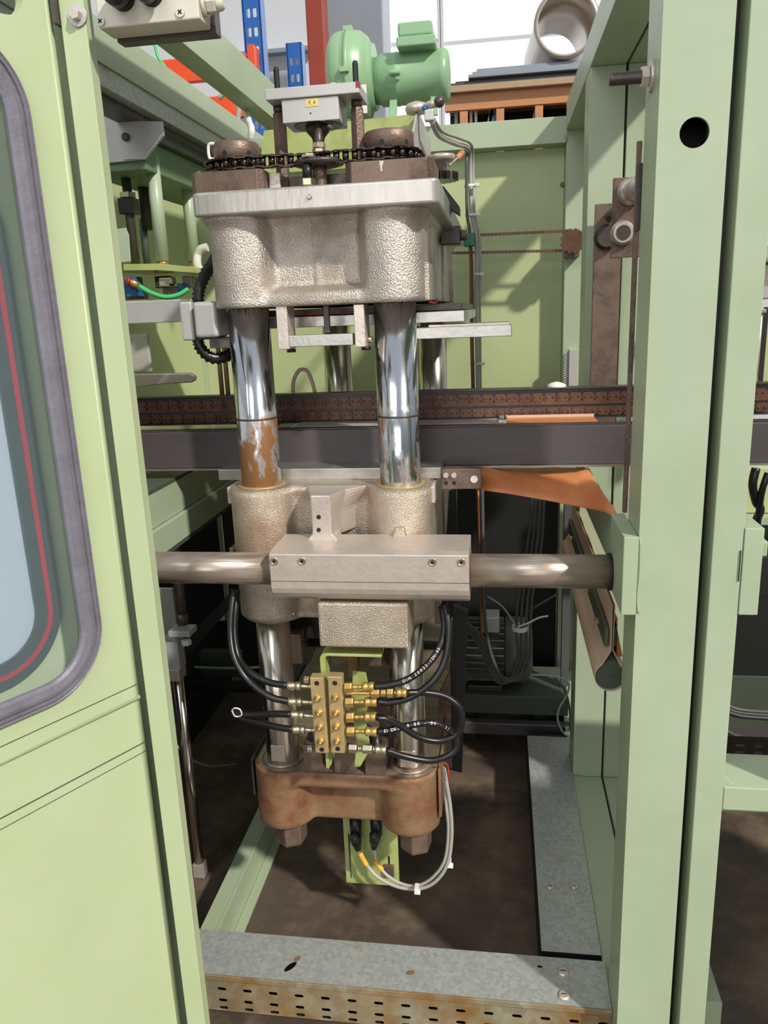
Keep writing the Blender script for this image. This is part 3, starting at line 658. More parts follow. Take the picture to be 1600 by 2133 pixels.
obj('left_plate', MB().box(cx0-.004, cx0-.0003, 1.47, 2.3, .46, ZB+.01), DST, bc, .001)
obj('right_plate', MB().box(cx1+.001, cx1+.007, 1.47, 2.3, .43, ZB+.004), RUST, bc, .001)
for x, l in ((XLc, 'brown hexagon nut under the left column'), (XRc, 'brown hexagon nut under the right column')):
    t = thing('column_nut', l, 'nut', (x, YF, ZC0-.05))
    hb = MB(); hexnut(hb, (x+.010, YF-.014, ZC0-.056), (x+.010, YF-.014, ZC0-.0005), .036, .35); obj('nut', hb, BRN, t, .002)
    obj('washer', MB().cyl((x-.006, YF+.022, ZC0-.03), (x-.006, YF+.022, ZC0-.0006), .044), DST, t)
# brown stop blocks with socket screws on top of the bottom crosshead
for i, (x0, x1, y0, y1, l) in enumerate(((632, 672, 1553, 1608, 'left brown stop block on the bottom crosshead'), (696, 741, 1556, 1613, 'middle brown stop block on the bottom crosshead'), (760, 803, 1560, 1616, 'right brown stop block on the bottom crosshead'))):
    Y = 1.447; b = fr(x0, y0, x1, y1, Y, .05); t = thing('stop_block', l, 'block', ((b[0]+b[1])/2, Y+.02, ZB))
    obj('block', MB().box(b[0], b[1], Y, Y+.055, ZB+.0006, b[5]), BRN, t, .0015)
    if i != 1:
        xm_ = (b[0]+b[1])/2
        o = obj('socket_screw', MB().lathe((xm_, Y+.025, b[5]+.0003), (xm_, Y+.025, b[5]+.022), [(0, .0125), (.08, .0125), (.1, .0095), (.95, .0095), (1, .0085)], 20), BLK, t)
        obj('hex_socket', MB().cyl((xm_, Y+.025, b[5]+.0215), (xm_, Y+.025, b[5]+.0225), .005, n=6), INK, o)

# ================================================================== top of the press
zk = ZU2+.0005
tb = thing('bearing_block', 'left chamfered brown bearing block on the upper crosshead', 'block', (XLc, 1.5, zk))
def chblock(x0, x1, y0, z1, ch, Y1):
    return MB().prism([(x0+ch, y0, zk), (x1-ch, y0, zk), (x1, y0+ch, zk), (x1, Y1, zk), (x0, Y1, zk), (x0, y0+ch, zk)], (0, 0, z1-zk))
b = fr(395, 355, 547, 400, 1.432, .12); zbt = b[5]
obj('block', chblock(b[0], b[1], 1.432, zbt, .010, 1.56), BRN, tb, .0012)
tb2 = thing('bearing_block', 'right chamfered brown bearing block with a pale paint chip', 'block', (XRc, 1.5, zk))
b2 = fr(717, 333, 903, 382, 1.432, .12)
obj('block', chblock(b2[0], b2[1], 1.432, zbt, .012, 1.56), BRN, tb2, .0012)
c = at(795, 343, 1.4315); obj('paint_chip', MB().plate([(-.002, -.010), (.001, -.011), (.0005, -.004), (.004, .006), (-.004, .006)], [], (c.x, 1.4318, c.z), (1, 0, 0), (0, 0, 1), (0, -.0004, 0)), BEI, tb2)
b3 = fr(547, 360, 717, 396, 1.50, .1)
tm = thing('spacer_bar', 'dark steel bar between the two bearing blocks', 'bar', (-.33, 1.52, zk)); obj('bar', MB().box(b[1]+.001, b2[0]-.001, 1.50, 1.55, zk, zbt-.006), DST, tm, .001)
obj('pale_end', MB().box(b[1]+.001, b[1]+.022, 1.4995-.03, 1.4998, zk, zbt-.003), MACH, tm, .001)
PITCH_C = .0168; zch = zbt+.0135
for x, l, r in ((XLc, 'left round steel collar standing inside the roller chain', .0435), (XRc, 'right round steel collar standing inside the roller chain', .0445)):
    t = thing('sprocket_collar', l, 'collar', (x, YF, zbt))
    nt = 18; lp = []
    for k in range(nt*4):
        a = 2*pi*k/(nt*4); rr_ = (.0405, .0455, .0475, .0455)[k % 4]; lp.append((x+cos(a)*rr_, YF+sin(a)*rr_, zch-.003))
    obj('sprocket', MB().prism(lp, (0, 0, .006)), CHB, t)
    o = obj('collar', MB().lathe((x, YF, zch+.0035), (x, YF, zch+.042), [(0, r), (.93, r), (1, r-.0025), (1, r-.014), (.3, r-.014)], 40), BRN, t)
    for a in (-.55*pi, -.22*pi, -.83*pi):
        c = Vector((x+cos(a)*r, YF+sin(a)*r, zch+.02)); n_ = Vector((cos(a), sin(a), 0)); obj('pin_hole', MB().cyl(c-n_*.001, c+n_*.0004, .0042), INK, o)
# roller chain round the four sprockets
RCH = .0515
pth = []
def arc(cx, cy, a0, a1, n): return [(cx+RCH*cos(a0+(a1-a0)*i/n), cy+RCH*sin(a0+(a1-a0)*i/n)) for i in range(n+1)]
pth += [(XLc-RCH, 2.33), ]+arc(XLc, YF, pi, 1.5*pi, 16)+[(-.39, 1.4525), (-.34, 1.462), (-.285, 1.455)]+arc(XRc, YF, 1.5*pi, 2*pi, 16)+[(XRc+RCH, 2.33)]
P_ = [Vector((x, y, 0)) for x, y in pth]
acc = []; 
def walk(P, step):
    out = [P[0].copy()]; i = 0; cur = P[0].copy()
    while i < len(P)-1:
        # next point at chord distance step
        j = i; 
        while j < len(P)-1 and (P[j+1]-cur).length < step: j += 1
        if j >= len(P)-1: break
        a, b_ = P[j], P[j+1]; lo, hi = 0., 1.
        if j == i: a = cur
        for _ in range(30):
            m_ = (lo+hi)/2
            if (a.lerp(b_, m_)-cur).length < step: lo = m_
            else: hi = m_
        cur = a.lerp(b_, hi); out.append(cur.copy()); i = j
    return out
pts = walk(P_, PITCH_C)
rc = thing('roller_chain', 'black oily roller chain looped around the two collars on the press head', 'chain', (XLc, 1.45, zch))
def linkmesh(outer):
    mb = MB(); n = 8; lp = [(PITCH_C+.0078*cos(a), .0078*sin(a)) for a in [-pi/2+pi*k/n for k in range(n+1)]]+[(.0078*cos(a), .0078*sin(a)) for a in [pi/2+pi*k/n for k in range(n+1)]]
    h = .0098 if outer else .0078
    for s_ in (-1, 1): mb.prism([(x, y, s_*h-.0007) for x, y in lp], (0, 0, .0014))
    mb.cyl((0, 0, -.007), (0, 0, .007), .0058, n=12)
    if outer:
        for x in (0, PITCH_C): mb.cyl((x, 0, -.012), (x, 0, .012), .0026, n=8)
    me = bpy.data.meshes.new('chain_link'); bmesh.ops.recalc_face_normals(mb.b, faces=mb.b.faces); mb.b.to_mesh(me); mb.b.free(); me.materials.append(CHB); return me
LM = [linkmesh(True), linkmesh(False)]
for k in range(len(pts)-1):
    d = pts[k+1]-pts[k]; o = bpy.data.objects.new('chain_link', LM[k % 2]); COL.objects.link(o); o.parent = rc
    o.location = Vector((pts[k].x, pts[k].y, zch))-ORI[rc]; o.rotation_euler = (0, 0, math.atan2(d.y, d.x))
# ball bearing idler disc, spring and bolt
X_ = at(661, 330, 1.46).x
sp = thing('spring_tensioner', 'round dark disc on a coil spring between the collars', 'tensioner', (X_, 1.47, zk))
zd = at(661, 333, 1.425).z; r = .0445
obj('disc', MB().lathe((X_, 1.47, zd-.004), (X_, 1.47, zd+.006), [(0, r*.7), (.3, r), (.75, r), (1, r*.96)], 40), DST, sp, label='dark flat disc')
Xs = at(667, 370, 1.47).x
hx = []; turns = 6
for k in range(turns*12+1): a = 2*pi*k/12; hx.append((Xs+.0105*cos(a), 1.47+.0105*sin(a), zk+.003+(zd-.022-zk)*k/(turns*12)))
obj('coil_spring', MB().tube(hx, .0022, 6, 1), BRN, sp); obj('spring_pin', MB().lathe((Xs, 1.47, zk), (Xs, 1.47, zd-.0045), [(0, .0075), (.55, .0075), (.6, .0125), (1, .0125)]), BRN, sp)
zn = at(663, 318, 1.455).z
hb = MB(); hexnut(hb, (X_+.002, 1.47, zn-.002), (X_+.002, 1.47, zn+.009), .0125, .2); hexnut(hb, (X_+.002, 1.47, zn+.0095), (X_+.002, 1.47, zn+.019), .0122, .5); obj('lock_nut', hb, ZINC, sp, .0006)
obj('tension_rod', MB().cyl((X_+.002, 1.47, zd+.0062), (X_+.002, 1.47, zn+.05), .008), DST, sp)
Xb = at(641, 360, 1.44).x
bo = thing('tall_bolt', 'tall bolt with a bright nut left of the coil spring', 'bolt', (Xb, 1.44, zk))
hb = MB(); hexnut(hb, (Xb, 1.437, zk), (Xb, 1.437, zk+.0125), .0145, .1); obj('nut', hb, ZINC, bo, .0006)
obj('bolt_shank', MB().cyl((Xb, 1.437, zk+.0126), (Xb, 1.437, zd-.0045), .0085), BLK, bo)
hb = MB(); hexnut(hb, (Xb+.004, 1.437, zd+.0062), (Xb+.004, 1.437, zd+.012), .0125, .4); obj('bolt_head', hb, ZINC, bo, .0006)
# load cell bridge over the chain
Yb = 1.452
q0, q1 = at(552, 195, Yb), at(748, 178, Yb)
zb0_, zb1_ = (at(552, 207, Yb).z+at(748, 195, Yb).z)/2, (at(552, 184, Yb).z+at(748, 170, Yb).z)/2
br = thing('bridge_block', 'grey steel bridge plate with hanging block on two hexagon posts above the chain', 'bridge', (q0.x, Yb, zb0_-.05))
obj('top_plate', MB().box(q0.x, q1.x, Yb, Yb+.088, zb0_, zb1_), GRYP, br, .0015)
c0, c1 = at(588, 228, Yb+.006), at(706, 222, Yb+.006)
zc0 = (at(590, 256, Yb).z+at(706, 247, Yb).z)/2
o = obj('hanging_block', MB().box(c0.x, c1.x, Yb+.004, Yb+.082, zc0, zb0_-.0005), GRYP, br, .001)
xmid = (c0.x+c1.x)/2+.004
obj('recess_ring', MB().lathe((xmid, Yb+.042, zc0-.0002), (xmid, Yb+.042, zc0-.0014), [(0, .043), (1, .042)], 36), DST, o)
obj('ball_socket', MB().lathe((xmid, Yb+.04, zc0-.0015), (xmid, Yb+.04, zn+.0195), [(0, .022), (.3, .0205), (.6, .012), (1, .0085)], 30), DST, o)
obj('set_screw', MB().cyl((xmid+.024, Yb+.03, zc0-.0015), (xmid+.024, Yb+.03, zc0-.006), .0055, n=12), MACH, o)
c = at(650, 214, Yb+.004); obj('paper_label', MB().box(c.x-.0115, c.x+.0115, Yb+.0032, Yb+.0038, c.z-.006, c.z+.006), LABEL, o)
def text_mesh(name, s, size, o_, u, v, m, parent, th=.0002):
    cu = bpy.data.curves.new('t', 'FONT'); cu.body = s; cu.size = size; cu.align_x = 'CENTER'; cu.align_y = 'CENTER'; cu.extrude = th
    to = bpy.data.objects.new('t', cu); COL.objects.link(to); dg = bpy.context.evaluated_depsgraph_get(); me = bpy.data.meshes.new_from_object(to.evaluated_get(dg)); bpy.data.objects.remove(to)
    u = Vector(u).normalized(); v = Vector(v).normalized(); w = u.cross(v); base = ORI[parent] if parent else Vector()
    for x in me.vertices: x.co = Vector(o_)+u*x.co.x+v*x.co.y+w*x.co.z-base
    me.materials.clear(); me.materials.append(m); ob = bpy.data.objects.new(name, me); COL.objects.link(ob); ob.parent = parent; return ob
text_mesh('lettering', 'F. 4', .0085, (c.x, Yb+.003, c.z), (1, 0, 0), (0, 0, 1), BRN, o)
c = at(647, 236, Yb+.004); obj('pin_hole', MB().cyl((c.x, Yb+.0041, c.z), (c.x, Yb+.0036, c.z), .0015, n=12), INK, o)
for x, yy, ytop, l in ((578, 1.50, 140, 'left'), (742, 1.50, 127, 'right')):
    X = at(x, 240, yy-.012).x
    hb = MB(); hexnut(hb, (X, yy, zk), (X, yy, zb0_-.012), .0125, .5); o = obj('hexagon_post', hb, BRN, br, .0006)
    obj('stud_washer', MB().lathe((X, yy, zb0_-.0115), (X, yy, zb0_-.0005), [(0, .009), (.5, .010), (1, .010)], 16), DST, o)
    zt2 = at(x, ytop, yy).z; pr2 = [(0, .0048)]
    for k in range(14): pr2 += [((k+.3)/14*.95, .0054), ((k+.8)/14*.95, .0047)]
    obj('threaded_rod', MB().lathe((X, yy, zb1_+.0005), (X, yy, zt2), pr2+[(1, .004)], 14), BLK, br)
hb = MB(); X = at(695, 160, 1.49).x; hexnut(hb, (X, 1.49, zb1_+.0005), (X, 1.49, zb1_+.01), .009); obj('hex_screw', hb, ZINC, br)
obj('red_edge_mark', MB().box(q1.x-.006, q1.x+.0004, Yb-.0004, Yb+.012, zb1_-.010, zb1_+.0004), RED, br)
# small white clip and bolt head on the left block
c = at(441, 318, 1.47); t = thing('cable_clip', 'small white plastic clip beside the left collar', 'clip', (c.x, 1.47, c.z))
obj('clip_loop', MB().tube([(c.x+.01, 1.47, c.z+.014), (c.x-.004, 1.47, c.z+.013), (c.x-.005, 1.47, c.z-.008), (c.x+.004, 1.47, c.z-.012)], .003, 8), WHT, t)
c = at(402, 350, 1.46); t = thing('small_bolt', 'small pale bolt head on the corner of the left bearing block', 'bolt', (c.x, 1.46, zbt)); hb = MB(); hexnut(hb, (b[0]+.01, 1.46, zbt+.0003), (b[0]+.01, 1.46, zbt+.006), .006); obj('bolt_head', hb, ZINC, t)

# rear cover plate, rear sprocket, strut
p0, p1 = at(535, 300, 2.0), at(872, 290, 2.0)
cp = thing('cover_plate', 'lime green cover plate standing behind the press head', 'plate', (-.4, 2.0, 1.8))
zA = at(872, 236, 2.0).z; zB_ = at(700, 352, 2.0).z
obj('plate', MB().plate([(p0.x, zB_), (p1.x, zB_), (p1.x, zA), (p0.x+.02, zA-.012)], [], (0, 2.0, 0), (1, 0, 0), (0, 0, 1), (0, .003, 0)), GL, cp)
obj('side_gusset', MB().prism([(p1.x+.0005, 1.96, zA), (p1.x+.0005, 2.3, zA), (p1.x+.0005, 2.3, zB_-.02), (p1.x+.0005, 1.75, zB_-.02)], (.004, 0, 0)), GRYP, cp)
c = at(932, 372, 2.2); t = thing('rear_sprocket', 'black chain covered sprocket behind the right bearing block', 'sprocket', (c.x, 2.2, c.z-.01))
lp = []
for k in range(64): a = 2*pi*k/64; rr_ = (.040, .045, .049, .045)[k % 4]; lp.append((c.x-.02+cos(a)*rr_, 2.2+sin(a)*rr_, c.z-.006))
obj('sprocket', MB().prism(lp, (0, 0, .02)), CHB, t); c2 = at(925, 330, 2.2); obj('hub', MB().lathe((c.x-.015, 2.2, c.z+.015), (c.x-.015, 2.2, c2.z+.008), [(0, .014), (.6, .014), (.62, .03), (.8, .036), (1, .036)], 30), MACH, t)
st_ = thing('diagonal_strut', 'black channel strut sloping down beside the casting right side', 'strut', (-.1, 2.0, 1.6))
sa, sb_ = at(912, 388, 1.75), at(957, 442, 1.75)
obj('channel', MB().prism([(sa.x, 1.75, sa.z), (sa.x+.012, 1.75, sa.z), (sb_.x, 1.75, sb_.z+.012), (sb_.x, 1.75, sb_.z-.004), (sa.x, 1.75, sa.z-.03)], (0, .05, 0)), BLK, st_, .001)
c = at(936, 490, 1.9); t = thing('limit_switch', 'dark block with brass end beside the casting side near green connector', 'switch', (c.x, 1.9, c.z-.02))
obj('switch_body', MB().box(c.x-.02, c.x+.025, 1.9, 1.94, c.z-.02, c.z+.02), DST, t, .002); obj('plunger', MB().cyl((c.x+.0255, 1.92, c.z), (c.x+.04, 1.92, c.z), .012), BRN, t, .001)

# ================================================================== plates under the upper crosshead
def simple(name, label, cat, x0, y0, x1, y1, Y, D, m, bev=.0012, part='plate', group=None):
    b = fr(x0, y0, x1, y1, Y, D); t = thing(name, label, cat, ((b[0]+b[1])/2, Y+D/2, b[4]), group); obj(part, MB().box(*b), m, t, bev); return t, b
t, _ = simple('heating_plate', 'thin reddish edged heating plate directly under the upper crosshead', 'plate', 466, 641, 962, 655, 1.60, .7, DST, part='gasket_layer')
obj('red_strip', MB().box(-.41, -.29, 1.595, 1.5997, _[4]+.001, _[4]+.005), REDP, t)
t, _ = simple('heating_plate', 'aluminium plate with oil stained right end under the upper crosshead', 'plate', 463, 656, 968, 679, 1.575, .75, ALU)
t, _ = simple('support_bar', 'long aluminium bar reaching far out to the right under the head', 'bar', 780, 681, 1066, 705, 1.545, .14, ALU)
obj('milled_top', MB().box(_[1]-.16, _[1]-.004, 1.56, 1.67, _[5]+.0003, _[5]+.004), MACH, t)
t, _ = simple('support_bar', 'short aluminium bar left of the front left column', 'bar', 436, 706, 500, 725, 1.56, .1, ALU)
t, _ = simple('support_block', 'scratched aluminium block between grey box and left column', 'block', 453, 673, 500, 697, 1.555, .018, ALU)
t, _ = simple('support_rod', 'thin dark rod hanging between the two brackets', 'rod', 674, 636, 686, 694, 1.50, .010, DST, part='rod')
for x0, x1, y0, y1, l in ((577, 600, 637, 728, 'left flat hanging bracket under the upper crosshead'), (738, 760, 634, 723, 'right flat hanging bracket under the upper crosshead')):
    t, b_ = simple('hanging_bracket', l, 'bracket', x0, y0, x1, y1, 1.462, .055, MACH, part='bracket')
    obj('screw', MB().cyl((b_[1]+.0005, 1.49, b_[4]+.012), (b_[1]+.008, 1.49, b_[4]+.012), .006, n=12), ZINC, t)
    obj('nut', MB().cyl((b_[1]-.004, 1.49, b_[4]-.007), (b_[1]-.004, 1.49, b_[4]-.0004), .009, n=6), BLK, t)
t, _ = simple('cross_bar', 'pale cross bar held between the two hanging brackets', 'bar', 602, 697, 736, 721, 1.468, .03, ALU, part='bar')
t, _ = simple('lower_plate', 'aluminium plate lying on the middle crosshead behind both columns', 'plate', 455, 976, 919, 999, 1.545, .8, ALU)
t, b_ = simple('screw_block', 'dark steel end block with two screws, two holes and a pin', 'block', 920, 977, 1003, 1019, 1.50, .03, BRN, part='block')
for x, y, m_, r_, n_ in ((929, 989, MACH, .0055, 6), (946, 989, MACH, .0055, 6), (929, 1006, INK, .004, 16), (946, 1006, INK, .004, 16), (988, 998, WHT, .0072, 24)):
    c = at(x, y, 1.5); obj('socket_screw' if m_ is MACH else ('screw_hole' if m_ is INK else 'round_pin'), MB().cyl((c.x, 1.4998, c.z), (c.x, 1.4998-(.006 if m_ is MACH else .0006 if m_ is INK else .003), c.z), r_, n=n_), m_, t)

# ================================================================== transport rails with chains
ZR0, ZR1 = at(900, 970, 1.62).z, at(900, 892, 1.62).z
rl = thing('transport_beam', 'dark grey flat steel beam crossing behind the columns', 'beam', (-.2, 1.63, ZR0))
obj('beam', MB().box(-1.05, .55, 1.62, 1.66, ZR0, ZR1), RAIL, rl, .0012)
obj('copper_strip', MB().box(-1.05, .55, 1.615, 1.655, ZR0-.005, ZR0-.0004), SHF, rl)
obj('top_lip', MB().box(-1.05, .55, 1.628, 1.652, ZR1+.0003, ZR1+.003), DST, rl)
ZQ0, ZQ1 = at(900, 873, 1.75).z, at(900, 816, 1.75).z
cr = thing('chain_rail', 'dark chain guide rail with two rows of brown chain above the transport beam', 'rail', (-.2, 1.76, ZQ0))
obj('guide_back', MB().box(-1.05, .6, 1.757, 1.775, ZQ0, ZQ1), RAIL, cr)
obj('top_lip', MB().box(-1.05, .6, 1.745, 1.775, ZQ1+.0004, ZQ1+.003), DST, cr)
obj('bottom_lip', MB().box(-1.05, .6, 1.745, 1.775, ZQ0-.003, ZQ0-.0004), DST, cr)
obj('middle_bar', MB().box(-1.05, .6, 1.752, 1.7565, (ZQ0+ZQ1)/2-.004, (ZQ0+ZQ1)/2+.004), CHN, cr)
lk = MB(); n = 6; h = .0098; L_ = .0135
lp = [(L_*.5+h*.55*cos(a)*1.2, h*sin(a)) for a in [-pi/2+pi*k/n for k in range(n+1)]]+[(-L_*.5+h*.55*cos(a)*1.2, h*sin(a)) for a in [pi/2+pi*k/n for k in range(n+1)]]
lk.prism([(x, -.002, z) for x, z in lp], (0, .006, 0))
for x in (-.0068, .0068): lk.lathe((x, -.0021, 0), (x, -.0045, 0), [(0, .0028), (.7, .0026), (1, .0016)], 10)
LKM = bpy.data.meshes.new('chain_link'); bmesh.ops.recalc_face_normals(lk.b, faces=lk.b.faces); lk.b.to_mesh(LKM); lk.b.free(); LKM.materials.append(CHN)
hq = ZQ1-ZQ0
for r_, zz in enumerate((ZQ1-hq*.30, ZQ0+hq*.19)):
    k = 0; x = -.84+.006*r_
    while x < .56:
        o = bpy.data.objects.new('chain_link', LKM); COL.objects.link(o); o.parent = cr; o.location = Vector((x, 1.7535, zz))-ORI[cr]; x += .0272; k += 1
# grey sheets and orange film between the two rails
zf_ = ZR1+.012
t = thing('metal_tray', 'grey metal sheets lying between the two dark rails', 'sheet', (-.2, 1.7, zf_)); obj('sheet', MB().box(-.45, .0, 1.668, 1.74, zf_-.012, zf_-.010), GRYP, t); obj('clip', MB().box(.001, .012, 1.668, 1.74, zf_-.012, zf_-.004), MACH, t)
t = thing('film_tray', 'shallow orange lined tray between the two dark rails', 'tray', (.1, 1.7, zf_)); obj('tray', MB().box(.015, .205, 1.668, 1.742, zf_-.012, zf_-.010), FOIL, t); obj('tray_rim', MB().box(.015, .205, 1.738, 1.742, zf_-.0098, zf_-.004).box(.015, .018, 1.668, 1.7355, zf_-.0098, zf_-.002), FOIL2, t)
def tubepx(pts, r, n=10, sub=6):
    return MB().tube([at(x, y, Y) for x, y, Y in pts], r, n, sub)
def cable(name, label, cat, pts, r, m, group=None):
    p = at(*pts[0]); t = obj(name, tubepx(pts, r), m, None, 0, label, cat, group); return t
# ================================================================== blower on top
BY = 2.80
c = at(738, 130, BY); rz = (at(738, 38, BY).z-at(738, 235, BY).z)/2
bl = thing('blower', 'green side channel blower with round housing and motor above the back frame', 'blower', (c.x, BY, zb1))
x0, x1 = at(692, 130, BY).x, at(788, 130, BY).x
cz_ = zb1+rz+.004; w_ = x1-x0
obj('scroll_housing', MB().lathe((x0, BY, cz_), (x1-.01, BY, cz_), [(0, rz*.80), (.06, rz*.9), (.16, rz*.97), (.30, rz), (.42, rz), (.43, rz*1.03), (.5, rz*1.03), (.51, rz), (.72, rz*.97), (.86, rz*.86), (.92, rz*.72), (1, rz*.70)], 48), GM, bl)
m0, m1 = at(790, 175, BY).x, at(938, 165, BY).x; rm = (at(860, 112, BY-.1).z-at(860, 226, BY-.1).z)/2; mz = cz_-.012
obj('motor_body', MB().lathe((m0-.02, BY, mz), (m1, BY, mz), [(0, rm*.86), (.1, rm*.92), (.12, rm), (.3, rm), (.31, rm*1.02), (.34, rm*1.02), (.35, rm), (.88, rm), (.9, rm*1.03), (.95, rm*1.0), (.99, rm*.86), (1, rm*.6)], 44), GM, bl)
tx0, tx1 = at(830, 90, BY-.05).x, at(910, 90, BY-.05).x; tz0 = mz+rm*.8; tz1 = at(870, 74, BY-.1).z; tz2 = at(870, 42, BY-.1).z
obj('terminal_box', MB().box(tx0, tx1, BY-.11, BY+.05, tz0, tz1), GM, bl, .006, segs=3); obj('terminal_lid', MB().box(tx0+.004, tx1-.01, BY-.10, BY+.04, tz1+.0005, tz2), GM, bl, .008, segs=3)
for k, (a, q) in enumerate(((1.9, .5), (.2, .5), (4.4, .55), (3.2, .45))):
    p = Vector((x0+w_*.42, BY+cos(a)*rz*1.02, cz_+sin(a)*rz*1.02)); obj('housing_clip', MB().box(p.x-.015, p.x+.015, p.y-.01, p.y+.01, p.z-.008, p.z+.008), GM, bl, .002)
c = at(826, 152, BY-rm); obj('side_lug', MB().cyl((c.x-.02, BY-rm-.008, c.z), (c.x+.012, BY-rm-.008, c.z), .008).box(c.x-.002, c.x+.008, BY-rm-.006, BY-rm+.004, c.z-.02, c.z+.01), GM, bl, .001)
for x in (m0+.05, m1-.05, x0+.03): obj('mounting_foot', MB().prism([(x-.012, BY-.08, zb1+.0005), (x+.012, BY-.08, zb1+.0005), (x+.012, BY-.04, mz-rm*.8), (x-.012, BY-.04, mz-rm*.8)], (0, .02, 0)), GM, bl, .002)
b = fr(749, 176, 764, 236, 2.65, .003); obj('warning_card', MB().box(*b), WHT, bl)
# ---- ball ended clamp lever with cable tee
c = at(868, 224, 1.95)
lv = thing('clamp_lever', 'chrome ball ended clamp lever above the cover plate right corner', 'lever', (c.x, 1.95, c.z-.02))
obj('lever_hub', MB().lathe((c.x, 1.95, c.z-.012), (c.x, 1.95, c.z+.012), [(0, .024), (.4, .027), (.8, .022), (1, .008)], 28), MACH, lv)
e = at(915, 212, 1.93); obj('lever_arm', MB().cyl(c+Vector((.012, 0, 0)), e, .007, .010), MACH, lv); obj('ball', MB().sphere(e, .0125), DST, lv)
c = at(895, 240, 1.93); te = thing('cable_tee', 'grey plastic tee piece where the grey cables start', 'connector', (c.x, 1.93, c.z-.02))
obj('tee_body', MB().box(c.x-.012, c.x+.010, 1.925, 1.945, c.z-.012, c.z+.012), GRYP, te, .003); obj('blue_cap', MB().box(c.x-.014, c.x-.006, 1.925, 1.945, c.z+.0125, c.z+.022), BLUC, te, .001)
# cables dropping at the back
cable('grey_cable', 'grey cable running from the tee down the green back panel', 'cable', [(899, 252, 1.94), (915, 283, 2.1), (950, 300, 2.3), (974, 308, 2.5), (979, 330, 2.6), (982, 440, 2.6), (990, 480, 2.6), (994, 560, 2.6), (991, 620, 2.6), (993, 700, 2.6), (996, 818, 2.6), (1002, 980, 2.6), (1008, 1180, 2.6)], .0065, CABG)
cable('grey_cable', 'second grey cable beside the first on the back panel', 'cable', [(905, 250, 1.95), (922, 274, 2.1), (958, 288, 2.3), (981, 300, 2.5), (985, 330, 2.62), (988, 440, 2.62), (998, 490, 2.62), (1000, 560, 2.62), (999, 620, 2.62), (1000, 700, 2.62), (1001, 818, 2.62)], .0045, CABG)
cable('dark_cable', 'dark cable bundled left of the grey cables', 'cable', [(972, 318, 2.58), (973, 440, 2.58), (978, 480, 2.58), (983, 560, 2.58), (984, 700, 2.58), (987, 818, 2.58), (992, 980, 2.58), (1000, 1160, 2.58)], .005, CABD)
cable('copper_pipe', 'thin copper brown pipe left of the cable bundle', 'pipe', [(978, 508, 2.57), (980, 560, 2.57), (981, 700, 2.57), (984, 818, 2.57)], .0032, CABO)
for i, (x, y) in enumerate(((980, 387), (982, 448), (990, 571), (992, 757))):
    c = at(x, y, 2.6); g = obj('cable_tie', MB().lathe((c.x, 2.6, c.z-.003), (c.x, 2.6, c.z+.003), [(0, .020), (1, .020), (1, .018), (0, .018), (0, .020)], 14).box(c.x+.016, c.x+.028, 2.575, 2.585, c.z-.005, c.z+.004), WHT)
    g['label'] = ('topmost of the white ties on the back cable bundle', 'second white tie down on the back cable bundle', 'white tie on the back bundle just below the green connector', 'lowest white tie on the back bundle above the chain rail')[i]; g['category'] = 'cable tie'; g['group'] = 'ties on the back cable bundle'
simple('green_connector', 'teal green connector block on the back cable bundle', 'connector', 966, 485, 990, 513, 2.55, .03, TEAL, .003, 'connector_body')
cable('sensor_wire', 'short thin wire with orange end tied at the cable bend', 'wire', [(935, 345, 2.25), (952, 330, 2.3), (962, 322, 2.35)], .0025, CABG)
c = at(957, 325, 2.33); obj('orange_ferrule', MB().cyl(at(951, 331, 2.31), at(963, 318, 2.36), .008), WOOD, None, 0, 'orange sleeve on the thin wire near the cable bend', 'sleeve')
# thin roller chains on the back panel
tc_ = thing('drive_chain', 'thin dark roller chain loop running across the back panel to a sprocket', 'chain', (.1, 2.8, 1.6))
def bchain(x0, y0, x1, y1, Y):
    a, b_ = at(x0, y0, Y), at(x1, y1, Y); d = b_-a; n = int(d.length/.0127); mb = MB(); mb.cyl((0, -.004, 0), (0, .004, 0), .0055, n=8); mb.box(-.0066, .0066, -.005, -.0042, -.004, .004); me = bpy.data.meshes.new('chain_link'); bmesh.ops.recalc_face_normals(mb.b, faces=mb.b.faces); mb.b.to_mesh(me); mb.b.free(); me.materials.append(CHN)
    for k in range(n):
        o = bpy.data.objects.new('chain_link', me); COL.objects.link(o); o.parent = tc_; o.location = a+d*(k/n)-ORI[tc_]; o.rotation_euler = (0, math.atan2(-d.z, d.x), 0)
bchain(820, 498, 1205, 480, 2.80); bchain(820, 530, 1175, 522, 2.80)
c = at(1193, 502, 2.78); lp = []
for k in range(48): a = 2*pi*k/48; rr_ = (.034, .038, .042, .038)[k % 4]; lp.append((c.x+cos(a)*rr_, 2.78, c.z+sin(a)*rr_))
obj('sprocket', MB().prism(lp, (0, .012, 0)), CHN, tc_)
t, _ = simple('rusty_block', 'small brown block at the chain sprocket on the rear corner', 'block', 1177, 478, 1208, 535, 2.81, .058, BRN)
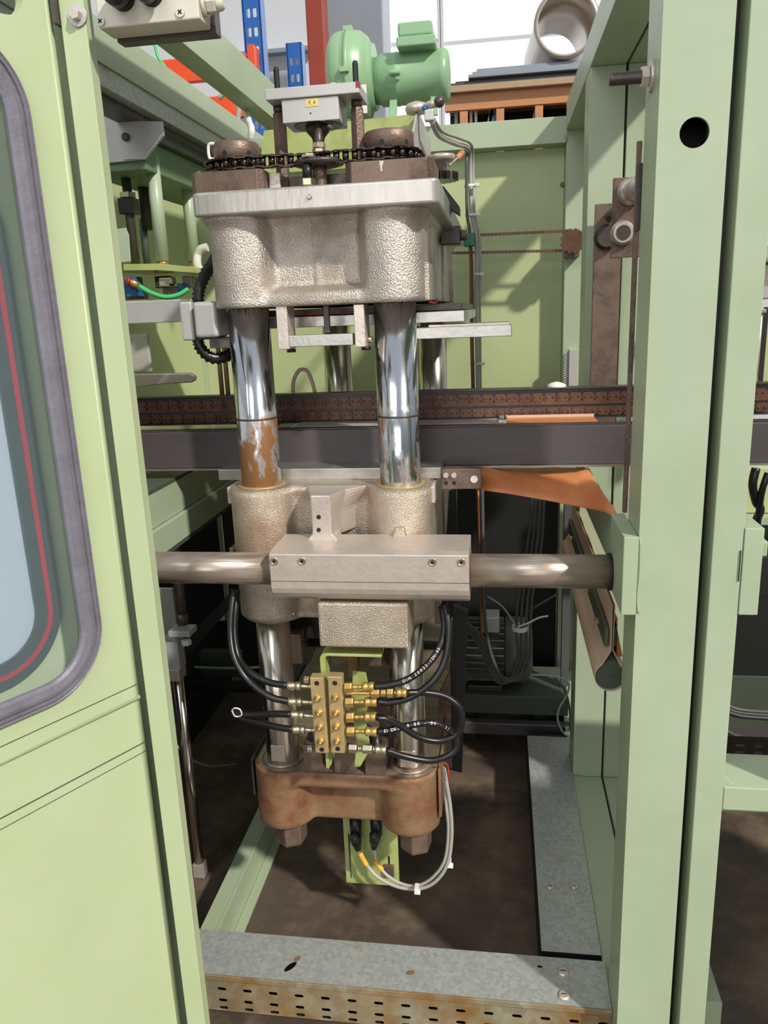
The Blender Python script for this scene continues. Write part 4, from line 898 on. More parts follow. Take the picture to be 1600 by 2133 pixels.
# ================================================================== right hand bearing plates
for (x0, y0, x1, y1, Y, D, l) in ((1235, 423, 1291, 805, 2.10, .012, 'long brown steel plate hanging in front of the rear post'), (1276, 369, 1338, 536, 1.88, .014, 'brown bearing plate nearest the right front post')):
    b = fr(x0, y0, x1, y1, Y, D)
    t = thing('bearing_plate', l, 'plate', ((b[0]+b[1])/2, Y, b[4]))
    if D == .012: b = (b[0], b[1], Y, Y+D, at(1265, 805, Y).z-.12, at(1263, 424, Y).z)
    obj('plate', MB().box(*b), BRN, t, .001)
    if D != .012:
        for px_, py_, r_ in ((1312, 400, .028), (1296, 486, .026)):
            c = at(px_, py_, Y); o = obj('bearing', MB().lathe((c.x, Y-.0005, c.z), (c.x, Y-.02, c.z), [(0, r_), (.6, r_), (.8, r_*.8), (1, r_*.8)], 30), MACH, t); obj('bearing_seal', MB().cyl((c.x, Y-.0205, c.z), (c.x, Y-.022, c.z), r_*.6), DST, o)
    else:
        for px_, py_, r_ in ((1262, 495, .03),):
            c = at(px_, py_, Y); obj('bearing', MB().lathe((c.x, Y-.0005, c.z), (c.x, Y-.03, c.z), [(0, r_), (.6, r_), (.8, r_*.8), (1, r_*.8)], 30), DST, t)
a = at(1318, 398, 1.85); t = thing('drive_shaft', 'steel shaft running forward from the near bearing plate', 'shaft', (a.x, 1.6, a.z-.02)); obj('shaft', MB().lathe((a.x, 1.855, a.z), (a.x, 1.40, a.z), [(0, .02), (.12, .02), (.125, .012), (1, .012)], 24), MACH, t)
a = at(1262, 450, 2.09); t = thing('drive_shaft', 'lower dark shaft between the two brown bearing plates', 'shaft', (a.x, 1.9, a.z-.02)); obj('shaft', MB().cyl((a.x+.01, 2.095, a.z), (a.x+.01, 1.896, a.z), .012), DST, t)
b = fr(1317, 305, 1343, 1100, 1.40, .012); t = thing('guide_strip', 'tall thin dark brown strip just left behind the front post', 'strip', (b[0], 1.4, 1.1)); obj('strip', MB().box(b[0]+.003, FX0-.004, 1.395, 1.405, z1+.002, at(1330, 295, 1.4).z), BRN, t)
obj('upper_piece', MB().box(b[0]+.008, FX0-.004, 1.39, 1.3945, at(1330, 480, 1.39).z, at(1330, 340, 1.39).z), DST, t)
# wiring duct with fingers, dome
b = fr(1178, 728, 1203, 811, 2.838, .03); t = thing('wiring_duct', 'grey slotted wiring duct with comb fingers beside the rear corner', 'wiring duct', (b[0], 2.78, b[4]))
obj('duct_body', MB().box(b[0]+.012, b[1], 2.838, 2.868, b[4], b[5]), GRYP, t, .001)
for k in range(16):
    z = b[4]+(b[5]-b[4])*(k+.3)/16; obj('finger', MB().prism([(b[0]-.006, 2.845, z-.012), (b[0]+.0118, 2.845, z-.002), (b[0]+.0118, 2.845, z+.004), (b[0]-.006, 2.845, z-.007)], (0, .012, 0)), GRYP, t)
c = at(1159, 812, 1.765); obj('white_dome', MB().lathe((c.x, 1.762, ZQ1+.003), (c.x, 1.762, ZQ1+.014), [(0, .022), (.4, .020), (.8, .012), (1, .003)], 24), WHT, None, 0, 'white dome shaped cap just above the chain rail', 'cap')
# ================================================================== left interior
def quad(name, label, cat, pts, Y, D, m, part='plate', bev=.0012, group=None):
    P = [at(x, y, Y) for x, y in pts]; t = thing(name, label, cat, (sum(p.x for p in P)/len(P), Y, min(p.z for p in P)), group)
    obj(part, MB().prism(P, (0, D, 0)), m, t, bev); return t
t = quad('gusset_plate', 'grey folded steel plate with a hole below the slide rail', 'plate', [(170, 232), (296, 252), (338, 253), (342, 282), (303, 332), (170, 345)], 1.9, .006, GRYP)
c = at(263, 286, 1.9); obj('socket_screw', MB().lathe((c.x, 1.8998, c.z), (c.x, 1.893, c.z), [(0, .009), (1, .009), (1, .005)], 18), DST, t)
obj('folded_flange', MB().prism([at(339, 256, 1.9)+Vector((0, -.0008, 0)), at(342, 282, 1.9)+Vector((0, -.0008, 0)), at(303, 332, 1.9)+Vector((0, -.0008, 0)), at(258, 333, 1.9)+Vector((0, -.0008, 0))], (0, -.004, 0)), GRYP, t)
p = at(312, 345, 1.93); q = at(300, 357, 1.93)
t = thing('carriage_beam', 'green carriage beam behind the grey gusset plate, shade painted into its colour', 'beam', (p.x, 2.2, q.z)); obj('beam', MB().box(-1.0, p.x, 1.91, 2.80, q.z, q.z+.07), CARR, t, .003)
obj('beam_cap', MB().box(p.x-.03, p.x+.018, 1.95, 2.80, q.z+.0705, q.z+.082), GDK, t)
for i, (x0, x1, y0, y1, Y, m, l) in enumerate(((316, 342, 350, 545, 1.98, G, 'front green vertical tube with brass nut'), (385, 408, 380, 545, 2.25, G, 'rear green vertical tube beside the casting'), (262, 280, 350, 550, 2.0, DST, 'left dark piston rod in the far left group'), (290, 312, 345, 480, 2.15, BLK, 'black cylinder between rod and green tube'), (296, 310, 480, 550, 2.15, GDK, 'green rod below the black cylinder'))):
    b = fr(x0, y0, x1, y1, Y, .1); xc = (b[0]+b[1])/2; r_ = (b[1]-b[0])/2
    t = thing('vertical_tube' if i < 2 else 'piston_rod', l, 'tube' if i < 2 else 'rod', (xc, Y, b[4])); obj('tube', MB().cyl((xc, Y, b[4]), (xc, Y, b[5]+.03), r_, n=24), m, t)
    if i < 2:
        obj('thread', MB().lathe((xc, Y, b[4]-.012), (xc, Y, b[4]-.0004), [(0, r_*.85), (.3, r_*.8), (.5, r_*.88), (.7, r_*.8), (1, r_*.9)], 20), BRASS, t)
        hb = MB(); hexnut(hb, (xc, Y, b[4]-.028), (xc, Y, b[4]-.0125), r_*1.55, .3); obj('hex_nut', hb, BRASS, t, .001)
        hb = MB(); hexnut(hb, (xc, Y, b[4]-.062), (xc, Y, b[4]-.050), r_*1.5, .3); obj('hex_nut', hb, ZINC, t, .001)
    if i == 2:
        obj('lock_collar', MB().lathe((xc, Y, b[4]+.16), (xc, Y, b[4]+.172), [(0, .021), (1, .021)], 6, False), ZINC, t); obj('clamp_body', MB().box(xc-.02, xc+.02, Y-.02, Y+.02, b[4]+.12, b[4]+.158), BLK, t, .002)
quad('support_plate', 'lime green angled shelf plate holding the two brass nuts', 'plate', [(215, 551), (330, 549), (420, 558), (424, 570), (330, 563), (215, 564)], 1.94, .4, GL)
quad('guard_flap', 'curved green plate at the far left behind the edge strip', 'plate', [(225, 480), (262, 474), (268, 490), (272, 545), (225, 550)], 1.9, .004, G)
t, _ = simple('air_valve', 'blue valve block at the far left below the lime shelf plate', 'valve', 246, 577, 285, 618, 1.95, .04, BLUC, .002, 'valve_body')
obj('brass_port', MB().cyl(at(262, 582, 1.94), at(290, 596, 1.94), .009), BRASS, t); obj('red_ring', MB().cyl(at(266, 586, 1.935), at(272, 588, 1.935), .011), RED, t)
for (x0, y0, x1, y1, Y, m, l) in ((322, 575, 352, 600, 2.0, BLK, 'black fitting under the first brass nut'), (330, 578, 358, 592, 1.96, ZINC, 'zinc angled fitting under the shelf plate'), (368, 590, 382, 606, 1.98, BLUC, 'small blue push fitting under the shelf plate'), (338, 597, 372, 612, 2.05, GRYP, 'small grey valve body under the shelf plate'), (380, 575, 400, 600, 2.02, GRYP, 'grey plastic elbow left of the corrugated hose'), (255, 608, 300, 624, 2.0, BRN, 'brown strip block above the grey rail')):
    simple('fitting', l, 'fitting', x0, y0, x1, y1, Y, .03, m, .003, 'fitting_body', 'small air fittings under the lime shelf plate')
cable('air_hose', 'bright green air hose sagging below the lime shelf plate', 'hose', [(290, 596, 1.93), (315, 610, 1.93), (345, 619, 1.93), (372, 614, 1.94), (392, 602, 1.95)], .006, HOSEG)
cable('elbow_hose', 'pale beige hose elbow curving beside the casting', 'hose', [(432, 515, 2.0), (418, 520, 2.0), (411, 535, 2.0), (412, 555, 1.98), (420, 568, 1.96)], .011, BEI)
t, b = simple('horizontal_rail', 'light grey horizontal rail running left of the grey connector box', 'rail', 200, 627, 378, 674, 1.85, .04, GRYP, .002, 'rail'); obj('wall_mount', MB().box(-1.11, b[0], 1.86, 1.88, b[4]+.01, b[5]-.01), GRYP, t)
# grey connector box
t = thing('connector_box', 'grey cast connector box left of the casting with corrugated hoses', 'box', (at(415, 670, 1.48).x, 1.5, at(415, 710, 1.48).z))
b = fr(376, 628, 402, 710, 1.49, .05); obj('side_flange', MB().box(*b), GRYP, t, .004); b = fr(403, 628, 451, 704, 1.475, .07); obj('box_body', MB().box(*b), GRYP, t, .007, segs=3)
obj('seal_edge', MB().box(b[0]+.002, b[1]+.001, 1.48, 1.54, b[4]-.003, b[4]-.0004), BLK, t); c = at(395, 622, 1.5); obj('top_screw', MB().cyl((c.x, 1.51, b[5]+.0003), (c.x, 1.51, b[5]+.008), .005), ZINC, t)
cor = lambda r: (lambda t_, i: r*(1.02 if i % 2 else .74))
t = thing('corrugated_hose', 'black corrugated hose going up from the grey connector box', 'hose', at(412, 625, 1.52)); obj('hose', MB().tube([at(412, 628, 1.51), at(416, 600, 1.515), at(428, 572, 1.53), at(444, 548, 1.56), at(456, 525, 1.6)], cor(.0125), 14, 6), RUB, t)
t = thing('corrugated_hose', 'black corrugated hose curving below the grey connector box', 'hose', at(412, 710, 1.52)); obj('hose', MB().tube([at(412, 706, 1.51), at(418, 725, 1.51), at(440, 745, 1.515), at(468, 743, 1.53), at(492, 728, 1.55)], cor(.0125), 14, 6), RUB, t)
t, b = simple('grey_cover', 'pale grey cover plate left behind the columns above the arm', 'cover', 262, 695, 312, 776, 2.1, .01, GRYP, .006); obj('wall_mount', MB().box(-1.11, b[0], 2.101, 2.109, b[4]+.03, b[5]-.03), GRYP, t)
t = quad('swing_arm', 'grey flat arm with rounded end above the chain rail', 'arm', [(265, 779), (395, 777), (407, 783), (407, 792), (398, 797), (330, 801), (265, 810)], 2.0, .012, MACH, 'arm', .003); p = at(265, 795, 2.0); obj('wall_mount', MB().box(-1.11, p.x, 2.001, 2.011, p.z-.01, p.z+.01), MACH, t)
for x0, x1, l in ((455, 464, 'left rusty thin rod between hose and rail'), (467, 477, 'right rusty thin rod between hose and rail')):
    b = fr(x0, 740, x1, 826, 1.766, .1); t = thing('thin_rod', l, 'rod', (b[0], 1.766, ZQ1+.003)); xc = (b[0]+b[1])/2; obj('rod', MB().cyl((xc, 1.766, ZQ1+.003), (xc, 1.766, b[5]+.06), .0055), RUST, t)
cable('beige_hose', 'translucent beige hose arching behind the columns above the chain rail', 'hose', [(610, 817, 1.768), (612, 792, 1.768), (624, 771, 1.768), (640, 773, 1.768), (650, 795, 1.768), (656, 817, 1.768)], .0045, FOIL2)
# lower left: cylinder with chrome rod
t = thing('lift_cylinder', 'grey pneumatic lift cylinder with long chrome rod at the lower left', 'cylinder', (at(372, 1380, 1.72).x, 1.72, 0))
bA = fr(340, 1330, 372, 1395, 1.72, .04); obj('cylinder_block', MB().box(*bA), GRYP, t, .002); bB = fr(346, 1396, 374, 1420, 1.715, .045); obj('cylinder_foot', MB().box(*bB), MACH, t, .002)
bC = fr(350, 1316, 395, 1328, 1.70, .05); obj('top_clamp', MB().box(*bC), GRYP, t, .002); c = at(388, 1335, 1.71); hb = MB(); hexnut(hb, (c.x, 1.71, c.z-.01), (c.x, 1.71, c.z+.003), .013, .2); obj('clamp_nut', hb, WHT, t, .001)
c = at(367, 1412, 1.74); obj('chrome_rod', MB().cyl((c.x+.004, 1.745, bB[4]-.0003), (c.x+.004, 1.745, .045), .0125), CHR2, t); obj('dark_rod', MB().cyl((c.x-.016, 1.765, bB[4]-.0003), (c.x-.016, 1.765, .03), .011), DST, t)
obj('foot_block', MB().box(c.x-.012, c.x+.02, 1.73, 1.76, 0.002, .0445), MACH, t, .002)
c = at(378, 1270, 1.75); t = thing('brown_rod', 'brown steel rod above the lift cylinder', 'rod', (c.x, 1.75, c.z-.05)); obj('rod', MB().cyl((c.x, 1.75, bC[5]+.0005), (c.x, 1.75, 1.06), .0125), BRN, t); obj('rod_collar', MB().cyl((c.x, 1.75, bC[5]+.0008), (c.x, 1.75, bC[5]+.03), .0145), BRN, t)
simple('grey_end_plate', 'grey upright end plate behind the brown rod', 'plate', 318, 1226, 364, 1320, 1.80, .01, GRYP)
cable('green_hose', 'thin green hose sagging at the lower left towards the dark back', 'hose', [(345, 1530, 1.7), (372, 1557, 1.75), (400, 1583, 1.85), (440, 1596, 2.0), (490, 1592, 2.2)], .0035, GM)
cable('green_hose', 'thin green hose tied horizontally on the dark back below the shaft', 'hose', [(385, 1388, 2.5), (430, 1391, 2.5), (480, 1392, 2.5), (540, 1390, 2.5)], .005, GM)
quad('grey_gusset', 'triangular grey gusset in the dark area under the shaft left part', 'plate', [(428, 1294), (464, 1256), (468, 1293)], 2.051, .01, GRYP)
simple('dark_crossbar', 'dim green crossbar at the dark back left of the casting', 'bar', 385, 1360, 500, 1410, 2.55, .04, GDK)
simple('dark_crossbar', 'black horizontal crossbar low at the dark back left side', 'bar', 370, 1428, 560, 1442, 2.4, .04, BLK)
t = quad('sloped_arm', 'dark sloping arm rising to the right under the shaft', 'arm', [(365, 1355), (480, 1235), (484, 1262), (374, 1385)], 2.0, .05, INK, 'arm')
simple('plate_edge', 'small brown plate edge left of the middle casting', 'plate', 478, 1142, 494, 1162, 1.47, .05, BRN)
# ================================================================== orange film and belt loop
fm = thing('release_film', 'orange film sheet hanging from the block to the right post', 'film', at(1150, 1010, 1.8))
U_ = [(1003, 975, 1.60), (1060, 974, 1.68), (1130, 974, 1.70), (1200, 974, 1.66), (1228, 980, 1.60), (1252, 1022, 1.52), (1275, 1058, 1.43), (1290, 1092, 1.404)]
V_ = [(1003, 1020, 1.53), (1060, 1028, 1.53), (1130, 1040, 1.53), (1200, 1054, 1.51), (1235, 1061, 1.47), (1258, 1066, 1.44), (1276, 1074, 1.41), (1290, 1094, 1.402)]
R_ = []
for u_, v_ in zip(U_, V_):
    a, b_ = at(*u_), at(*v_); row = []
    for k in range(9): s_ = k/8; p = a.lerp(b_, s_); p.z += .012*sin(pi*s_); row.append(p)
    R_.append(row)
mb = MB(); mb.rings(R_, False, True, False); o = obj('film_sheet', mb, FOIL, fm); sm = o.modifiers.new('solid', 'SOLIDIFY'); sm.thickness = .0012
BXc, BR = at(1272, 1410, 1.44).x, .031; BZ = at(1272, 1410, 1.44).z
bt_ = thing('belt_loop', 'peach coloured belt sheet wrapped round a green roller and clamped above it', 'belt', (BXc, 1.9, BZ-BR))
# teardrop section: seam above, circle below
def tear(r): 
    P = []; 
    for k in range(29): a = radians(125)+radians(290)*k/28; P.append((BXc+cos(a)*r, BZ+sin(a)*r))
    return P
seamz = at(1282, 1330, 1.44).z; top = at(1286, 1255, 1.44).z
outer = [(BXc+.0045, BZ+.2), (BXc+.0045, BZ+.052)]+[(x, z) for x, z in tear(BR)]
outer = [(BXc-.002, BZ+.15), (BXc-.001, BZ+.056)]+[(x, z) for x, z in tear(BR)]+[(BXc+.003, BZ+.056), (BXc+.004, BZ+.15)]
inner = [(BXc+.0032, BZ+.15), (BXc+.0022, BZ+.055)]+[(x, z) for x, z in tear(BR-.0015)][::-1]+[(BXc-.0002, BZ+.055), (BXc-.0012, BZ+.15)]
mb = MB(); mb.prism([(x, 1.44, z) for x, z in outer+inner], (0, .86, 0)); obj('belt_sheet', mb, FOIL2, bt_)
obj('roller', MB().cyl((BXc, 1.446, BZ), (BXc, 2.29, BZ), BR-.0022, n=30), GDK, bt_); obj('roller_centre', MB().cyl((BXc, 1.4459, BZ), (BXc, 1.4455, BZ), .0015, n=8), INK, bt_)
o = obj('clamp_bar', MB().obox((BXc-.0075, 1.87, BZ+.075), (1, 0, 0), (0, 1, 0), (0, 0, 1), .004, .41, .02), GDK, bt_, .001)
for y in (1.55, 1.74, 1.93, 2.15): hb = MB(); hexnut(hb, (BXc-.0117, y, BZ+.072), (BXc-.020, y, BZ+.072), .007); obj('clamp_bolt', hb, ZINC, o)
obj('clamp_bar', MB().box(BXc+.0045, BXc+.012, 1.46, 2.28, BZ+.055, BZ+.095), GDK, bt_, .001)
obj('outer_sheet', MB().prism([(BXc+.014, 1.47, BZ+.03), (BXc+.014, 1.47, BZ+.11), (BXc+.006, 1.47, BZ+.125), (BXc+.026, 1.47, BZ+.03)], (0, .9, 0)), FOIL, bt_)
# ================================================================== grease manifolds, fittings, hoses
mh = thing('manifold_bracket', 'bent lime green flat bar bracket holding the two brass manifolds', 'bracket', (-.36, 1.34, .6))
a = at(676, 1372, 1.36); b_ = at(796, 1358, 1.36); zbar = (a.z+b_.z)/2+.006; zlow = at(683, 1590, 1.36).z
w0, w1 = at(673, 1450, 1.36).x, at(686, 1450, 1.36).x
pp = [(w0, zlow), (w0, zbar-.012)]+[(w0+.012-.012*cos(k*pi/8), zbar-.012+.012*sin(k*pi/8)) for k in range(1, 5)]+[(b_.x, zbar), (b_.x, zbar-.0055), (w0+.017, zbar-.0055)]+[(w0+.017-.0065*sin(k*pi/8)-.000, zbar-.0055-.0065*(1-cos(k*pi/8))) for k in range(1, 5)]+[(w0+.0095, zlow)]
obj('bent_bar', MB().prism([(x, 1.352, z) for x, z in pp], (0, .035, 0)), GL, mh, .0012)
obj('lower_strip', MB().box(w0+.0015, w0+.008, 1.342, 1.3518, zlow, at(685, 1412, 1.35).z), GL, mh, .001)
lp_ = quad('lime_plate', 'lime green shaped plate standing behind the right manifold', 'plate', [(735, 1398), (762, 1402), (770, 1450), (762, 1490), (764, 1520), (772, 1560), (750, 1598), (738, 1598), (742, 1540), (730, 1480)], 1.41, .006, GL)
def manifold(cx_t, cx_b, yt, yb, w, label, dots, corner):
    Y = 1.315; P0_ = at(cx_t, yt, Y); P1_ = at(cx_b, yb, Y); ax = (P1_-P0_); L = ax.length; ax.normalize(); sx_ = Vector((0, 1, 0)).cross(ax).normalized(); cc = (P0_+P1_)/2+Vector((0, .011, 0)); t = thing('grease_manifold', label, 'manifold', P1_)
    obj('brass_bar', MB().obox(cc, sx_, (0, 1, 0), ax, w/2, .011, L/2), BRASD, t, .0015)
    for k, q in enumerate(dots):
        c = P0_+ax*(L*q); o = obj('grease_nipple', MB().lathe(c+Vector((0, -.0003, 0)), c+Vector((0, -.013, 0)), [(0, .0068), (.25, .0068), (.3, .0045), (.6, .0048), (.65, .003), (.85, .0036), (1, .002)], 12), BRASS, t)
        hb = MB(); hexnut(hb, c+Vector((0, -.0002, 0)), c+Vector((0, -.0035, 0)), .0085, k*.3); obj('hex_base', hb, BRASS, o)
    for q in corner:
        c = P0_+ax*(L*q); obj('bolt_hole', MB().cyl(c+Vector((0, -.0004, 0)), c+Vector((0, .0004, 0)), .0048), INK, t)
    return P0_, ax, L, sx_
ML = manifold(659, 671, 1412, 1569, .0265, 'left brass grease manifold bar with four nipples', (.26, .45, .64, .83), (.07, .95))
MR = manifold(697, 704, 1410, 1569, .027, 'right brass grease manifold bar with four nipples', (.26, .46, .64, .83), (.08, .94))
def run(a, b_, segs, t, m=BRASS):
    """fittings between two points; segs: (t0,t1,radius,hex,name)"""
    a, b_ = Vector(a), Vector(b_)
    for t0, t1, r_, hx_, nm in segs:
        p, q = a.lerp(b_, t0), a.lerp(b_, t1-.004); mb = MB()
        if hx_: hexnut(mb, p, q, r_, .25)
        else: mb.lathe(p, q, [(0, r_*.9), (.1, r_), (.3, r_), (.35, r_*.88), (.5, r_*.88), (.55, r_), (.9, r_), (1, r_*.85)], 16)
        obj(nm, mb, m, t, .0004 if hx_ else 0)
HY = 1.325
def hose(label, pts, fit, mtl=ZINC, r=.0068, text=None):
    """pts: hose centreline (first point at the ferrule end); fit: (x_manifold, y, x_ferrule, y)"""
    t = thing('grease_hose', label, 'hose', at(pts[0][0], pts[0][1], pts[0][2]), 'black grease hoses round the manifolds')
    P = [at(*p) for p in pts]; obj('rubber_hose', MB().tube(P, r, 12, 8), RUB, t)
    a = at(fit[0], fit[1], HY); b_ = at(fit[2], fit[3], HY)
    run(a, b_, fit[4], t, mtl)
    if text:
        u0, s_, sz = text[:3]; Q = []
        tmp = bmesh.new(); 
        # sample centreline again for the printed characters
        def cm(P, s):
            n = len(P)-1; i = min(int(s*n), n-1); f = s*n-i; a_ = P[i-1] if i else P[0]*2-P[1]; b__, c_ = P[i], P[i+1]; d_ = P[i+2] if i+2 <= n else P[-1]*2-P[-2]
            return .5*((2*b__)+(c_-a_)*f+(2*a_-5*b__+4*c_-d_)*f*f+(3*b__-a_-3*c_+d_)*f**3)
        tmp.free(); s = u0
        Ltot = sum((cm(P, (i+1)/40)-cm(P, i/40)).length for i in range(40))
        for ch in s_:
            p = cm(P, s); d = (cm(P, min(1, s+.01))-cm(P, s)); d.y *= .3
            view = (Vector((0, 0, CAM_H))-p).normalized(); d = (d-view*d.dot(view)).normalized()
            if d.x < 0: d = -d
            v = view.cross(d)
            if ch != ' ': text_mesh('print_mark', ch, sz, p+view*(r+.0003), d, v, WHT, t, .0001)
            s += sz*.72/Ltot*(1)
            if s > .98: break
    return t
SL = [(0, .45, .0042, False, 'tube_stub'), (.45, 1, .0085, False, 'ferrule')]
SR = [(0, .26, .0105, True, 'hex_nut'), (.26, .62, .0045, False, 'tube_stub'), (.62, 1, .0095, False, 'ferrule')]
hose('black hose looping from the upper left manifold port up behind the shaft', [(598, 1428, HY), (560, 1421, 1.33), (520, 1400, 1.34), (497, 1370, 1.36), (488, 1320, 1.38), (490, 1270, 1.40), (494, 1228, 1.42)], (650, 1430, 598, 1428, SL))
hose('black hose from the second left port rising in a wide outer arc', [(600, 1461, HY), (560, 1450, 1.32), (515, 1415, 1.33), (488, 1370, 1.34), (480, 1320, 1.36), (482, 1270, 1.38), (488, 1228, 1.40)], (652, 1463, 600, 1461, SL))
hose('short black hose from the third left port ending at the cable tie', [(606, 1488, HY), (570, 1487, 1.33), (530, 1490, 1.34), (500, 1487, 1.35), (484, 1481, 1.36)], (655, 1492, 606, 1488, SL))
hose('short black hose from the lowest left port sagging to the cable tie', [(609, 1519, HY), (580, 1515, 1.33), (540, 1505, 1.34), (505, 1496, 1.35), (486, 1483, 1.37)], (657, 1521, 609, 1519, SL))
obj('cable_tie', MB().tube([at(483, 1480, 1.34), at(489, 1475, 1.335), at(500, 1478, 1.335), at(503, 1490, 1.34), (at(490, 1492, 1.345)), at(483, 1480, 1.34)], .0016, 6), WHT, None, 0, 'white tie holding the two short left hoses together', 'cable tie')
hose('black hose with white print from the top right port up to the casting', [(780, 1430, HY), (810, 1427, 1.33), (850, 1415, 1.34), (890, 1385, 1.36), (915, 1350, 1.38), (926, 1310, 1.40), (920, 1262, 1.42)], (718, 1432, 780, 1430, SR), BRASS, text=(.30, 'DIN 20022-1SN-05', .0078, 0))
hose('black hose from the second right port rising in the outer arc', [(786, 1462, HY), (815, 1463, 1.33), (860, 1450, 1.34), (905, 1415, 1.35), (928, 1370, 1.37), (935, 1310, 1.39), (925, 1255, 1.41)], (720, 1463, 786, 1462, SR), BRASS)
SE = [(0, .42, .004, False, 'brass_tube'), (.42, .56, .0095, True, 'hex_nut'), (.58, .66, .0075, True, 'hex_nut'), (.68, .78, .0095, True, 'hex_nut'), (.80, .84, .0045, False, 'tube_stub'), (.84, 1, .009, False, 'ferrule')]
hose('thin black hose from the long brass coupling curving down around the right side', [(848, 1443, HY+.01), (890, 1443, 1.35), (930, 1452, 1.36), (958, 1475, 1.36), (962, 1505, 1.36), (950, 1530, 1.36), (915, 1543, 1.35), (875, 1536, 1.34), (835, 1512, 1.33), (805, 1498, 1.32), (787, 1496, 1.315)], (719, 1444, 848, 1443, SE), BRASS, .0066)
t_ = hose('short black hose stub leaving the third right port', [(784, 1493, HY), (800, 1496, HY), (812, 1501, 1.327)], (722, 1494, 784, 1493, SR), BRASS)
hose('black hose with white print from the fourth right port looping to the right', [(786, 1524, HY), (810, 1522, 1.33), (845, 1513, 1.335), (885, 1506, 1.34), (920, 1511, 1.35), (945, 1530, 1.36), (952, 1550, 1.36), (940, 1570, 1.355), (900, 1584, 1.345), (850, 1577, 1.335), (805, 1563, 1.325)], (723, 1523, 786, 1524, SR), BRASS, text=(.07, 'EI DEL. 9 80 - 04 - 02', .0085, 0))
SB = [(0, .22, .0095, True, 'hex_nut'), (.24, .34, .006, False, 'tube_stub'), (.36, .62, .0095, True, 'hex_nut'), (.64, .70, .006, False, 'tube_stub'), (.70, 1, .0095, False, 'ferrule')]
t = thing('pipe_coupling', 'row of brass and zinc couplings below the right manifold', 'coupling', at(765, 1560, HY)); run(at(727, 1558, HY), at(806, 1562, HY), SB, t, ZINC)
for (x, y) in ((640, 1416), (647, 1560)):
    c = at(x, y, 1.325); t = thing('side_screw', 'zinc screw at the %s left edge of the left manifold' % ('upper' if y < 1500 else 'lower'), 'screw', c); hb = MB(); hexnut(hb, c+Vector((-.006, 0, 0)), c+Vector((.004, 0, 0)), .0075); obj('screw_head', hb, ZINC, t, .0004)
# brown pieces between the columns under the casting
simple('brown_lug', 'left brown lug hanging under the middle casting', 'lug', 600, 1322, 628, 1383, 1.50, .03, BRN)
simple('brown_lug', 'right brown lug hanging under the middle casting', 'lug', 767, 1345, 795, 1388, 1.50, .03, BRN)
simple('brown_lug', 'tall brown lug with socket behind the bent lime bar', 'lug', 690, 1352, 735, 1385, 1.50, .05, BRN)
simple('brown_lug', 'rusty lug right behind the manifolds', 'lug', 725, 1365, 745, 1412, 1.495, .03, RUST)
simple('brown_plate', 'lower brown plate left of the right column', 'plate', 790, 1470, 815, 1545, 1.52, .03, BRN)
wl_ = thing('wheel_axle', 'dark guide wheel pair on a cross axle behind the lower columns', 'axle', (xm, 1.6, .8))
for x in (635, 808):
    c = at(x, 1350, 1.6); obj('wheel', MB().lathe((c.x-.008, 1.62, c.z), (c.x+.008, 1.62, c.z), [(0, .04), (.3, .045), (.7, .045), (1, .04)], 30), DST, wl_)
obj('axle', MB().cyl((mx0-.01, 1.62, c.z), (mx1+.01, 1.62, c.z), .01), BLK, wl_)
# inclined dark rail on the right of the press
t = thing('press_side_rail', 'dark upright rail with rusty edge right of the front right column', 'rail', (-.1, 1.7, .45))
a = at(955, 1270, 1.72); b_ = at(920, 1600, 1.72)
obj('rail_plate', MB().prism([at(945, 1262, 1.72), at(975, 1275, 1.72), at(962, 1610, 1.72), at(925, 1600, 1.72)], (0, .02, 0)), INK, t)
obj('rusty_edge', MB().prism([at(915, 1445, 1.70), at(938, 1400, 1.70), at(942, 1600, 1.70), at(900, 1600, 1.70)], (0, .015, 0)), BRN, t)
obj('back_plate', MB().prism([at(935, 1025, 1.80), at(950, 1020, 1.80), at(957, 1275, 1.80), at(920, 1300, 1.80)], (0, .02, 0)), INK, t)
simple('casting_end_plate', 'machined plate end right of the clamp below the shaft', 'plate', 905, 1250, 917, 1300, 1.5, .05, BRN)
# ================================================================== under the press: sensor plate and cables
sp_ = thing('sensor_plate', 'lime green slotted sensor plate hanging below the bottom crosshead', 'plate', at(775, 1840, 1.60))
P = [at(716, 1700, 1.6), at(722, 1838, 1.6), at(832, 1841, 1.6), at(815, 1700, 1.6)]
o_ = P[1]; wv = P[2].x-P[1].x; hv = P[0].z-P[1].z
obj('plate', MB().plate([(0, 0), (wv, 0), (wv, hv+.05), (0, hv+.05)], [rrect(.010, .012, .014, hv*.75, .0019, 3), rrect(wv-.026, .05, wv-.021, .085, .0024, 3)], o_, (1, 0, 0), (0, 0, 1), (0, .004, 0)), GL, sp_)
c = at(811, 1815, 1.598); obj('sensor_block', MB().box(c.x-.012, c.x+.012, 1.590, 1.5995, c.z-.012, c.z+.02), BRN, sp_, .001)
for i, (x, y, l) in enumerate(((740, 1745, 'left black angled sensor plug under the bottom crosshead'), (783, 1742, 'right black angled sensor plug under the bottom crosshead'))):
    c = at(x, y, 1.56); t = thing('sensor_plug', l, 'plug', (c.x, 1.56, c.z-.03)); e_ = at(x+(6 if i == 0 else -4), y+24, 1.565)
    obj('plug_body', MB().lathe(c+Vector((0, -.004, .012)), e_, [(0, .008), (.1, .0135), (.55, .0125), (.6, .0105), (1, .0075)], 18), RUB, t); obj('plug_cap', MB().cyl(c+Vector((0, .012, .004)), c+Vector((0, -.013, .004)), .0125), BLK, t)
    obj('sensor_tube', MB().cyl((c.x, 1.572, c.z-.002), (c.x, 1.572, c.z+.05), .014), BLK, t)
